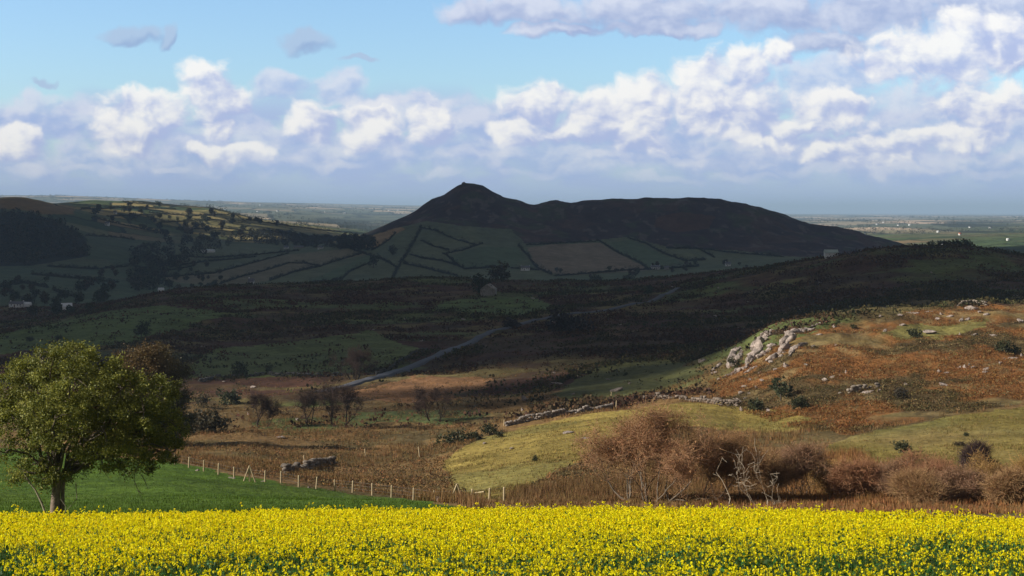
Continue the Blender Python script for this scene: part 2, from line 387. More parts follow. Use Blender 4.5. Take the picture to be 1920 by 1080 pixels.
    fc = np.stack([np.interp(h1, [0,.3,.6,.85,1], v) for v in ([.050,.085,.115,.16,.22],[.080,.115,.125,.145,.16],[.042,.050,.065,.075,.085])], -1)
    fc = fc*(.85+.3*h2[..., None])
    c[:] = np.where(fm[..., None], fc, c)
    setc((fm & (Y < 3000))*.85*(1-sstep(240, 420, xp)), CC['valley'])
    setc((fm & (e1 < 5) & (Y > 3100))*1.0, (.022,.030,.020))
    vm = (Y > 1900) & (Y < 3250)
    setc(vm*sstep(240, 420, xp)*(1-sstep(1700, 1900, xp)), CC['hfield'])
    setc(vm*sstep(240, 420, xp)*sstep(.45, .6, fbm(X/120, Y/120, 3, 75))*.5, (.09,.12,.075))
    for nm, cn in (('tan','tan'),('ochre','ochre'),('stub1','stub'),('stub2','stub'),('green1','hgreen'),('green2','hgreen'),('green3','hgreen')):
        poly(nm, CC[cn], 1900, 3100)
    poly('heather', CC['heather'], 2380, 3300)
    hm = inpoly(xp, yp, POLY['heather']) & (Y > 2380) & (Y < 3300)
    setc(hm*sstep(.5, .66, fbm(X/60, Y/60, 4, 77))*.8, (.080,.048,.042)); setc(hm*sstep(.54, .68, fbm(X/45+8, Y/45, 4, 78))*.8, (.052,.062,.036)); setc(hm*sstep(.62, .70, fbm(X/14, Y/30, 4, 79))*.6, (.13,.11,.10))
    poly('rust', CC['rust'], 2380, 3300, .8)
    poly('leftwood', (.020,.024,.016), 1900, 3290)
    lm = (Y > 3100) & (Y < 3500) & (xp < 140) & (yp < 402)
    setc(lm*1.0, (.19,.125,.055))
    poly('litleft', (.25,.21,.085), 3300, 5200, .75); setc(((Y > 3250) & (Y < 4900) & (xp < 650))*sstep(.56, .60, h1*.5+fbm(X/160, Y/160, 3, 88)*.5)*.8, (.34,.27,.11))  # field colour brightened to paint in sunlit strips on the rolling hills
    setc((((Y > 3300) & (Y < 5200) & (e1 < 4.0)))*1.0, (.025,.032,.020))
    # the plain
    g1, g2, e2 = cells(340, 600, 91, .15)
    fp = np.stack([np.interp(g1, [0,.4,.7,.88,1], v) for v in ([.085,.13,.24,.46,.54],[.105,.14,.21,.35,.40],[.070,.090,.14,.23,.28])], -1)
    wfar = sstep(4800, 6000, Y)[..., None]
    c[:] = c*(1-wfar)+fp*wfar
    setc(((Y > 5000) & (e2 < 18))*.9, (.024,.032,.022))
    setc((Y > 4800)*sstep(.57, .61, fbm(X/420, Y/900, 4, 95))*.85, (.026,.034,.024))
    # worn and weathered variation
    v = .72+.56*fbm(X/9, Y/9, 4, 97)
    v = np.where(Y > 1400, .8+.4*fbm(X/40, Y/40, 3, 98), v)
    return c*v[..., None]

def build_ground():
    seg = [(-45, 12, 16), (12, 60, 46), (60, 160, 150), (160, 430, 330), (430, 1300, 300), (1300, 2200, 70), (2200, 3100, 260), (3100, 5200, 170), (5200, 62000, 190)]
    Ys = []
    for a, b, n in seg:
        Ys += list(np.linspace(a, b, n, endpoint=False) if b < 500 and a < 60 else np.exp(np.linspace(math.log(a), math.log(b), n, endpoint=False)))
    Ys.append(62000.0); Ys = np.array(Ys)
    u = np.concatenate([np.linspace(-1.1, -.42, 50, endpoint=False), np.linspace(-.42, .42, 900), np.linspace(.42, 1.1, 51)[1:]])
    U, YY = np.meshgrid(u, Ys)
    A = np.maximum(YY, 30)+np.where(YY < 400, 40*(1-sstep(100, 400, YY)), 0)
    XX = U*A
    ZZ = H(XX, YY)
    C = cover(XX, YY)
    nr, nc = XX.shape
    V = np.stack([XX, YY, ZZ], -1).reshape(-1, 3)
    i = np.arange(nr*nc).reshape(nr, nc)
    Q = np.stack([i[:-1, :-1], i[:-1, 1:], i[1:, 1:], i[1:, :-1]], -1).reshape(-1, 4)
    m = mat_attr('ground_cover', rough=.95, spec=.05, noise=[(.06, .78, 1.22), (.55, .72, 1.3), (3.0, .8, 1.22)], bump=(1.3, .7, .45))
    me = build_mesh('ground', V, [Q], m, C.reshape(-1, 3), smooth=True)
    o = link('ground', me); tag(o, 'rolling ground of fields, moor and plain running to the horizon', 'ground', kind='structure')
build_ground()

# ------------------------------------------------------------------ light
SUN_EL, SUN_BACK = math.radians(27), math.radians(10)
TOSUN = Vector((-math.cos(SUN_BACK)*math.cos(SUN_EL), -math.sin(SUN_BACK)*math.cos(SUN_EL), math.sin(SUN_EL)))
ld = bpy.data.lights.new('sun', 'SUN'); ld.energy = 5.0; ld.angle = math.radians(.55); ld.color = (1, .95, .85)
lo = bpy.data.objects.new('sun', ld); COL.objects.link(lo); lo.rotation_euler = TOSUN.to_track_quat('Z', 'Y').to_euler(); lo.location = (-300, -50, 400)

def build_world():
    w = bpy.data.worlds.new('World'); scene.world = w; w.use_nodes = True
    nt = w.node_tree; N = nt.nodes; L = nt.links
    bg = N['Background']; bg.inputs['Strength'].default_value = 0.08
    K = 10.0
    def sock(v, node, i):
        if isinstance(v, (int, float)): node.inputs[i].default_value = v
        elif isinstance(v, tuple): node.inputs[i].default_value = v
        else: L.new(v, node.inputs[i])
    def mth(op, a, b=0.0, c=None, clamp=False):
        n = N.new('ShaderNodeMath'); n.operation = op; n.use_clamp = clamp
        sock(a, n, 0); sock(b, n, 1)
        if c is not None: sock(c, n, 2)
        return n.outputs[0]
    def vec(op, a, b=None, s=None):
        n = N.new('ShaderNodeVectorMath'); n.operation = op; sock(a, n, 0)
        if b is not None: sock(b, n, 1)
        if s is not None: sock(s, n, 'Scale')
        return n.outputs['Value'] if op == 'DOT_PRODUCT' else n.outputs[0]
    def ss(x, a, b, lo=0., hi=1.):
        n = N.new('ShaderNodeMapRange'); n.interpolation_type = 'SMOOTHSTEP'
        sock(x, n, 0); n.inputs[1].default_value = a; n.inputs[2].default_value = b; n.inputs[3].default_value = lo; n.inputs[4].default_value = hi
        return n.outputs[0]
    def mix(f, a, b, blend='MIX'):
        n = N.new('ShaderNodeMix'); n.data_type = 'RGBA'; n.blend_type = blend
        sock(f, n, 0)
        for v, i in ((a, 6), (b, 7)):
            if isinstance(v, tuple): n.inputs[i].default_value = (v[0]*K, v[1]*K, v[2]*K, 1)
            else: L.new(v, n.inputs[i])
        return n.outputs[2]
    def noise(v, sc, det=6, rough=.55, dim='2D'):
        n = N.new('ShaderNodeTexNoise'); n.noise_dimensions = dim; n.inputs['Scale'].default_value = sc; n.inputs['Detail'].default_value = det; n.inputs['Roughness'].default_value = rough
        L.new(v, n.inputs['Vector']); return n.outputs['Fac'], n.outputs['Color']
    tc = N.new('ShaderNodeTexCoord'); sp = N.new('ShaderNodeSeparateXYZ'); L.new(tc.outputs['Generated'], sp.inputs[0])
    dx, dy, dz = sp.outputs
    dyc = mth('MAXIMUM', dy, .06)
    px_ = mth('MULTIPLY', mth('DIVIDE', dx, dyc), F/100); py_ = mth('MULTIPLY', mth('DIVIDE', dz, dyc), F/100)
    cb = N.new('ShaderNodeCombineXYZ'); L.new(px_, cb.inputs[0]); L.new(py_, cb.inputs[1]); P = cb.outputs[0]
    sky = N.new('ShaderNodeTexSky'); sky.sky_type = 'NISHITA'; sky.sun_disc = False
    sky.sun_elevation = SUN_EL; sky.sun_rotation = math.atan2(TOSUN.x, TOSUN.y); sky.air_density = 1.0; sky.dust_density = .6; sky.ozone_density = 1.0
    base = vec('MULTIPLY', sky.outputs[0], SKY_TINT)
    # pale band low down, where the air is thick
    lowf = ss(py_, .0, 2.3, 1, 0)
    base = mix(mth('MULTIPLY', lowf, .75), base, HORIZON_C)
    # veil of cloud
    Pv = vec('MULTIPLY', P, (.55, 1.6, 1.))
    nf, nc = noise(Pv, 1.0, 7, .55)
    veil = mth('MULTIPLY', ss(nf, .40, .62), mth('MULTIPLY', ss(py_, 2.55, 1.7), ss(py_, -.2, .7)))
    base = mix(mth('MULTIPLY', veil, .85), base, (.42, .52, .80))
    # cumulus: billowing fields seeded by soft ellipses, lit from the sun's side
    def warp(Pq):
        _, c1 = noise(Pq, 1.15, 4, .5)
        return vec('ADD', Pq, vec('SCALE', vec('SUBTRACT', c1, (.5, .5, .5)), s=.62))
    def billow(Pq, det):
        f1, _ = noise(vec('MULTIPLY', Pq, (1., 1.25, 1.)), 1.7, det, .58)
        vo = N.new('ShaderNodeTexVoronoi'); vo.voronoi_dimensions = '2D'; vo.feature = 'SMOOTH_F1'; vo.inputs['Scale'].default_value = 2.1; vo.inputs['Smoothness'].default_value = .6; vo.normalize = True
        L.new(Pq, vo.inputs['Vector'])
        return mth('ADD', mth('MULTIPLY', mth('SUBTRACT', f1, .5), 2.0), mth('MULTIPLY', mth('SUBTRACT', .42, vo.outputs['Distance']), .55))
    SH = (-.12, .15, 0.)
    Pw = warp(P); Pw2 = vec('ADD', Pw, SH); b1 = billow(Pw, 9); bl = billow(Pw, 2.6); b2 = billow(Pw2, 2.6)
    patch, _ = noise(vec('MULTIPLY', P, (.8, 1.5, 1.)), 1.3, 6, .6)
    def ell(Pq, puffs):
        run = None
        for (cx, cy, rx, ry) in puffs:
            q = vec('MULTIPLY', vec('SUBTRACT', Pq, ((cx-960)/100, (HOR-cy)/100, 0.)), (100/rx, 100/ry, 0.))
            d = vec('DOT_PRODUCT', q, q)
            run = d if run is None else mth('SMOOTH_MIN', run, d, .25)
        return mth('SUBTRACT', 1., mth('MINIMUM', run, 3.))
    def layer(base, puffs, bright, shade, a0, a1, op, k=1.1, off=.42, bk=.9, pk=.9):
        e1 = ell(Pw, puffs); e2 = ell(Pw2, puffs)
        a = mth('MULTIPLY', ss(mth('ADD', e1, mth('MULTIPLY', b1, bk)), a0, a1), op)
        dl = mth('SUBTRACT', mth('ADD', e1, mth('MULTIPLY', bl, bk)), mth('ADD', e2, mth('MULTIPLY', b2, bk)))
        dl = mth('MINIMUM', mth('MAXIMUM', dl, -.9), .9)
        lit = mth('ADD', mth('MULTIPLY', dl, k), off)
        lit = mth('ADD', lit, mth('MULTIPLY', mth('SUBTRACT', patch, .5), pk))
        lit = ss(lit, 0., 1.)
        return mix(a, base, mix(lit, shade, bright))
    base = layer(base, GREYPUFFS, (.43, .56, .76), (.31, .43, .67), -.25, .75, .85, bk=.6)
    base = layer(base, BACKPUFFS, (.72, .76, .88), (.40, .52, .80), -.5, .8, .85, off=.42, k=.5, pk=1.6)
    base = layer(base, SHEET, (.68, .72, .85), (.36, .44, .68), -.3, .8, .93, k=.45, off=.42, bk=.8, pk=1.2)
    base = layer(base, PUFFS, (.97, .96, .94), (.46, .54, .80), -.25, .65, .95, k=.62, off=.50, bk=.95, pk=1.5)
    base = layer(base, LOWPUFFS, (.76, .79, .88), (.46, .56, .82), -.6, 1.1, .6, k=.2, off=.55, bk=1.0, pk=1.3)
    # low haze over the cloud feet
    base = mix(ss(py_, 0., .95, .6, 0), base, HORIZON_C)
    # dark cloud added to the unseen sky overhead and behind, to cut fill light
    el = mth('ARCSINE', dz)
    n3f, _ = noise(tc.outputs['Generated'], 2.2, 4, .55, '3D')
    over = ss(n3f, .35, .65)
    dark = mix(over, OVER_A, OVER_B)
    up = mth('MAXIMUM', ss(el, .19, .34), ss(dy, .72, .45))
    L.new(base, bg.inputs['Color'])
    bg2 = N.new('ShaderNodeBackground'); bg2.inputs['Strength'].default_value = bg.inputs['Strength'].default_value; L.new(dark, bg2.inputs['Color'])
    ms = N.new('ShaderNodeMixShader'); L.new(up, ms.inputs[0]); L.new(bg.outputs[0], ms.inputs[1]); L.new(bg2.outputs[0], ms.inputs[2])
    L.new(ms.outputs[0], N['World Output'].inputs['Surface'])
    w.cycles.sampling_method = 'NONE'
SKY_TINT = (1.2, 1.47, 1.78)
HORIZON_C = (.44, .57, .86)
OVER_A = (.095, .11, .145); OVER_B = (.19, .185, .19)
BACKX = [(220,300,160,40),(420,300,150,40),(620,290,150,40),(830,280,150,45),(1050,290,160,45),(1280,275,170,50),(1480,290,160,45),(1700,310,190,40),(1860,300,120,45),(20,300,100,40),(760,215,170,38),(1100,250,150,50)]
GREYPUFFS = [(245,68,62,26),(310,72,20,30),(565,78,55,22),(672,112,42,8),(88,155,26,7),(1000,130,1,1)]
BACKPUFFS = BACKX+[(520,162,60,32),(640,165,58,32),(70,215,140,40),(1530,160,90,45),(1600,130,60,35),(1700,215,140,50),(1880,240,120,60),(1250,215,150,55),(900,220,160,40),(520,260,160,40),(330,290,160,30),(130,225,110,30)]
SHEET = [(880,14,70,26),(1000,16,120,30),(1200,18,160,36),(1420,20,200,42),(1640,25,220,48),(1860,15,200,50),(1040,55,110,16),(1250,52,140,16),(1560,80,120,30),(1900,100,90,50)]
PUFFS = [(392,158,52,48),(430,182,40,26),(275,205,90,36),(250,240,70,34),(412,236,34,18),(435,285,70,18),(140,266,38,14),(30,258,44,34),(590,228,55,36),(700,230,62,38),(815,228,48,38),(740,190,170,9),
 (1010,185,62,34),(975,240,52,26),(1060,246,38,22),(1125,215,60,44),(1200,205,58,66),(1335,165,85,62),(1392,122,44,36),(1410,195,60,46),(1140,298,66,11),(1560,208,80,36),(1480,228,90,18),
 (1420,262,90,18),(1620,285,90,30),(1545,288,44,20),(1700,262,52,22),(1845,190,90,34),(1800,255,80,22),(1770,92,130,50),(1810,55,50,40),(1880,70,60,50),(1690,112,90,30),(1455,98,36,22),(1900,290,80,14),(1370,285,60,10),(1640,140,30,8)]
LOWPUFFS = [p for p in PUFFS if p[3] <= 15]+[(640,310,60,10),(180,322,70,9),(330,318,50,9),(510,300,70,12),(820,328,50,8),(1000,322,60,9),(1240,335,70,8),(1390,333,60,9),(1540,322,80,10),(1700,318,90,11),(1860,330,80,10),(60,318,60,10),(900,290,80,12),(1290,300,60,9)]; PUFFS = [p for p in PUFFS if p[3] > 15]
PUFFS = [(x, y+ry*.18, rx*1.14, ry*1.30) for x, y, rx, ry in PUFFS]
build_world()

cam = bpy.data.cameras.new('camera'); cam.lens = 50; cam.sensor_width = 36; cam.shift_y = -(540-HOR)/1920; cam.clip_end = 120000; cam.clip_start = .5
co = bpy.data.objects.new('camera', cam); COL.objects.link(co); co.location = (0, 0, ZC); co.rotation_euler = (math.pi/2, 0, 0); scene.camera = co
scene.view_settings.view_transform = 'Standard'; scene.view_settings.look = 'None'; scene.view_settings.gamma = 1
scene.view_settings.exposure = 0.45
scene.cycles.max_bounces = 4; scene.cycles.diffuse_bounces = 2; scene.cycles.glossy_bounces = 1; scene.cycles.transmission_bounces = 2; scene.cycles.transparent_max_bounces = 4; scene.cycles.volume_bounces = 0
scene.cycles.caustics_reflective = False; scene.cycles.caustics_refractive = False

# ------------------------------------------------------------------ the broken cumulus overhead that shades the valley
def build_overhead_cloud():
    CZ = 1300.0
    near_x = [-900, 330, 480, 600, 700, 800, 870, 1000, 1130, 1250, 1300, 1350, 1400, 1500, 1700, 1920, 2400]
    near_Y = [315, 312, 305, 298, 292, 290, 285, 268, 274, 290, 305, 318, 332, 345, 358, 372, 372]
    far_x = [-900, 0, 150, 260, 330, 450, 560, 640, 700, 1750, 2600]
    far_Y = [3120, 3110, 3090, 3130, 3250, 3330, 3380, 3420, 3360, 3360, 3360]
    rng = np.random.default_rng(21)
    pts = []
    def add(X, Y, r):
        xp = 960+F*X/np.maximum(Y, 20)
        z = H(X, Y); t = (CZ+rng.uniform(-20, 60, len(X))-z)/math.sin(SUN_EL)
        P = np.stack([X+TOSUN.x*t, Y+TOSUN.y*t, z+TOSUN.z*t], 1)
        pts.append(np.concatenate([P, np.broadcast_to(r, (len(X),))[:, None]], 1))
    # body
    gx, gy = np.meshgrid(np.arange(-1900, 1800, 170.), np.arange(380, 3400, 95.))
    X = (gx+rng.uniform(-40, 40, gx.shape)).ravel(); Y = (gy+rng.uniform(-20, 20, gx.shape)).ravel()
    xp = 960+F*X/Y
    k = (Y > np.interp(xp, near_x, near_Y)+85+110*(1-sstep(900, 1150, xp))) & (Y < np.interp(xp, far_x, far_Y)-75) & (xp > -500) & (xp < 2500)
    thin = (Y < 1250) & (fbm(X/170+3, Y/150, 2, 44) > .60)
    add(X[k & ~thin], Y[k & ~thin], rng.uniform(80, 100, (k & ~thin).sum())); kt = k & thin; add(X[kt], Y[kt], rng.uniform(46, 58, kt.sum()))
    # ragged skirts
    gx, gy = np.meshgrid(np.arange(-700, 500, 34.), np.arange(240, 600, 15.))
    X = (gx+rng.uniform(-12, 12, gx.shape)).ravel(); Y = (gy+rng.uniform(-6, 6, gx.shape)).ravel(); xp = 960+F*X/Y
    e = Y-np.interp(xp, near_x, near_Y)
    den = np.where(xp < 1340, .62+.38*sstep(90, 170, e), 1.0)
    den = np.where(xp < 1250, (.04+.34*fbm(X/60, Y/40, 2, 5)*sstep(0, 140, e))*(1-sstep(900, 1250, xp))+den*sstep(900, 1250, xp), den)
    k = (e > 8) & (e < np.where(xp < 1150, 300, 190)) & (rng.uniform(size=len(X)) < den) & (xp > -500) & (xp < 2400)
    add(X[k], Y[k], rng.uniform(12, 19, k.sum()))
    gx, gy = np.meshgrid(np.arange(-1900, 1800, 80.), np.arange(2950, 3450, 38.))
    X = (gx+rng.uniform(-25, 25, gx.shape)).ravel(); Y = (gy+rng.uniform(-12, 12, gx.shape)).ravel(); xp = 960+F*X/Y
    e = np.interp(xp, far_x, far_Y)-Y
    k = (e > 20) & (e < 150) & (xp > -500) & (xp < 2500)
    add(X[k], Y[k], rng.uniform(34, 48, k.sum()))
    # scattered cloudlets over the rolling hills beyond
    gx, gy = np.meshgrid(np.arange(-2200, 0, 120.), np.arange(3120, 5200, 60.))
    X = (gx+rng.uniform(-50, 50, gx.shape)).ravel(); Y = (gy+rng.uniform(-25, 25, gx.shape)).ravel(); xp = 960+F*X/Y
    k = (xp < 660) & (xp > -300) & (Y > np.interp(xp, far_x, far_Y)-20) & (fbm(X/330, Y/200, 3, 15) > .56-.07*sstep(400, 600, xp)) & (Y < 4700)
    add(X[k], Y[k], rng.uniform(34, 52, k.sum()))
    pts_ = np.concatenate(pts)
    V0, T0 = ICO2; n = len(pts_); m = len(V0)
    disp = 1+.35*(vn3(V0, 1.7, 3)-.5)
    V = (V0*disp[:, None])[None]*pts_[:, None, 3:4]*np.array([1.05, 1.0, .9])+pts_[:, None, :3]
    T = (T0[None]+(np.arange(n)*m)[:, None, None]).reshape(-1, 3)
    me = build_mesh('clouds', V.reshape(-1, 3), [T], mat_flat('cloud_white', (.8, .8, .8), 1, 0), smooth=True)
    tag(link('clouds', me), 'broad bank of low cumulus over the valley shading the moor', 'clouds', kind='stuff')
build_overhead_cloud()

# ------------------------------------------------------------------ stuff: crop, grasses, bracken, heath
def world_pts(n, Y0, Y1, u0, u1, rng, lin=False):
    Y = rng.uniform(Y0, Y1, n) if lin else np.exp(rng.uniform(math.log(Y0), math.log(Y1), n))
    u = rng.uniform(u0, u1, n); X = u*Y
    return X, Y
def pix(X, Y, Z=None):
    Z = H(X, Y) if Z is None else Z
    return 960+F*X/Y, HOR+F*(ZC-Z)/Y

def crop_edge(u):
    x = 960+F*u
    return np.interp(x, [-300, 0, 300, 700, 950, 1300, 1500, 1700, 1920, 2300], [42.5, 42.5, 44, 47.5, 49, 48, 45.5, 42.5, 40.5, 39])
def build_crop():
    rng = np.random.default_rng(3)
    n = 84000
    u = rng.uniform(-.46, .46, n); Y = np.sqrt(rng.uniform(11**2, 50**2, n)); X = u*Y
    k = Y < crop_edge(u); X, Y, u = X[k], Y[k], u[k]
    dens = fbm(X/2.2, Y/2.2, 3, 5); right = sstep(-.15, .36, u)*sstep(40, 22, Y)
    bare = fbm(X/1.1+40, Y/1.1, 2, 8)
    flower_ok = rng.uniform(size=len(X)) < np.clip(1.22-.62*right-1.15*sstep(.48, .68, dens)*sstep(40, 19, Y)-.30*sstep(34, 17, Y), .16, 1)
    z = H(X, Y)
    h = .63+.17*rng.uniform(-1, 1, len(X))+.22*(fbm(X/3, Y/3, 2, 9)-.5)
    tall = rng.uniform(size=len(X)) < .03; h[tall] += rng.uniform(.08, .25, tall.sum())
    VV, QQ, CCs, TT, MI = [], [], [], [], []; off = 0
    def put(V, Fc, col, mi):
        nonlocal off
        VV.append(V); CCs.append(col); off0 = off; off += len(V)
        (QQ if Fc.shape[1] == 4 else TT).append((Fc+off0, mi))
    # flower heads: two or three small heads to a plant
    k = np.nonzero(flower_ok)[0]; k = np.concatenate([k, k, k[rng.uniform(size=len(k)) < .6]]); nf = len(k)
    hb = np.stack([X[k]+rng.normal(0, .07, nf), Y[k]+rng.normal(0, .07, nf), z[k]+h[k]-np.abs(rng.normal(0, .07, nf))], 1)
    per = 5
    base = np.repeat(hb, per, 0)
    far_ = np.repeat(1+.35*sstep(22, 42, Y[k]), per)
    rad = (np.repeat(rng.uniform(.014, .034, nf), per)*far_)[:, None]
    o = rng.normal(size=(nf*per, 3)); o /= np.linalg.norm(o, axis=1)[:, None]; o[:, 2] = o[:, 2]*1.1
    V, Q = leaves(base+o*rad*rng.uniform(.5, 1.1, (nf*per, 1)), rng.uniform(.026, .042, nf*per)*far_, rng, aspect=.95)
    t = np.repeat(rng.uniform(0, 1, nf), per); t2 = rng.uniform(.85, 1.1, nf*per)
    c = np.stack([.93*t2, (.85-.15*t**2)*t2, .006+0*t], 1)
    put(V, Q, np.repeat(c, 4, 0), 0)
    # stems
    lean = rng.normal(0, .05, (len(X), 2))
    st = np.stack([X+lean[:, 0], Y+lean[:, 1], z-.03], 1); tp = np.stack([X, Y, z+h], 1)
    V, Q = segs(st, tp, np.full(len(X), .006), np.full(len(X), .003), 3)
    put(V, Q, np.repeat(np.array([[.07, .12, .025]])*rng.uniform(.7, 1.3, (len(X), 1)), 6, 0), 1)
    # leaves and small side buds
    per = 6; b = np.repeat(np.stack([X, Y, z], 1), per, 0); nn = len(b)
    hh = np.repeat(h, per)*rng.uniform(.1, .9, nn)
    b = b+np.stack([rng.normal(0, .07, nn), rng.normal(0, .07, nn), hh], 1)
    V, Q = leaves(b, rng.uniform(.07, .17, nn)*(1.15-.6*hh), rng, aspect=.42, up=.5)
    put(V, Q, np.repeat(np.stack([rng.uniform(.025, .06, nn), rng.uniform(.085, .16, nn), rng.uniform(.015, .035, nn)], 1), 4, 0), 1)
    me = build_mesh('flower_crop', np.concatenate(VV), [f for f, _ in QQ], [mat_attr('petals', .6, transl=.45, spec=.15), mat_attr('crop_leaf', .6, transl=.25, spec=.25)],
                    np.concatenate(CCs), midx=np.concatenate([np.full(len(f), m) for f, m in QQ]))
    tag(link('flower_crop', me), 'dense crop of knee high yellow mustard flowers across the slope in front', 'flowers', kind='stuff')
build_crop()

def tuft_field(name, label, cat, X, Y, h, col, jit, rng, kind='blade', per=9, w=.05, spread=.25, lean=.35, matn=None, leaf=.25, aspect=.6, flat=.6, sink=.05):
    n = len(X); z = H(X, Y)-sink
    h = np.broadcast_to(h, (n,)); col = np.broadcast_to(np.asarray(col, float), (n, 3))
    tint = col*(1+jit*rng.uniform(-1, 1, (n, 1)))*(1+.12*rng.uniform(-1, 1, (n, 3)))
    B = np.repeat(np.stack([X, Y, z], 1), per, 0); hh = np.repeat(h, per)
    if kind == 'blade':
        B[:, :2] += rng.normal(0, 1, (n*per, 2))*(hh*spread)[:, None]
        V, T = blades(B, hh*rng.uniform(.55, 1.1, n*per), np.repeat(np.broadcast_to(w, (n,)), per)*rng.uniform(.6, 1.3, n*per), lean*rng.uniform(0, 1, n*per), rng); k = 3
    else:
        o = rng.normal(size=(n*per, 3)); o /= np.linalg.norm(o, axis=1)[:, None]; o[:, 2] = np.abs(o[:, 2])
        r = rng.uniform(.35, 1, n*per)**.6
        B = B+o*(hh*r)[:, None]*np.array([1/flat*.8, 1/flat*.8, 1.0])
        V, T = leaves(B, hh*leaf*rng.uniform(.6, 1.4, n*per), rng, aspect=aspect, up=.3); k = 4
    C = np.repeat(np.repeat(tint, per, 0)*rng.uniform(.75, 1.25, (n*per, 1)), k, 0)
    me = build_mesh(name, V, [T], MATS[matn or 'veg'], C)
    tag(link(name, me), label, cat, kind='stuff')
MATS['veg'] = mat_attr('vegetation', .85, transl=.2, spec=.1)
MATS['leaf'] = mat_attr('leaf', .6, transl=.28, spec=.25)
MATS['bark'] = mat_attr('bark', .9, noise=[(6., .6, 1.35)], spec=.1, bump=(14., .6, .03))

def road_path():
    pl = np.array([(600,737),(640,728),(700,712),(760,692),(830,664),(880,643),(940,617),(1000,600),(1080,588),(1150,579),(1200,569),(1245,553),(1275,540)], float)
    w = np.array([at(x, y, 300, 1400) for x, y in pl])[:, :2]
    d = np.r_[0, np.cumsum(np.linalg.norm(np.diff(w, axis=0), axis=1))]; q = np.arange(0, d[-1], 3.0)
    X = np.interp(q, d, w[:, 0]); Y = np.interp(q, d, w[:, 1])
    for _ in range(60):
        X[1:-1] = (X[:-2]+X[2:]+2*X[1:-1])/4; Y[1:-1] = (Y[:-2]+Y[2:]+2*Y[1:-1])/4
    return X, Y
RX, RY = road_path()
def near_road(X, Y, r=3.6):
    m = np.zeros(len(X), bool)
    for a, b in zip(RX[::2], RY[::2]): m |= (np.abs(X-a) < r) & (np.abs(Y-b) < r+6)
    return m
def polysel(X, Y, names, y0, y1):
    xp, yp = pix(X, Y); m = np.zeros(len(X), bool)
    jx = (fbm(X/6, Y/6, 3, 41)-.5)*np.clip(3000/Y, .5, 14); jy = (fbm(X/6+50, Y/6, 3, 43)-.5)*np.clip(2000/Y, .5, 9)
    for nme in names: m |= inpoly(xp+jx, yp+jy, POLY[nme])
    return m & (Y > y0) & (Y < y1)
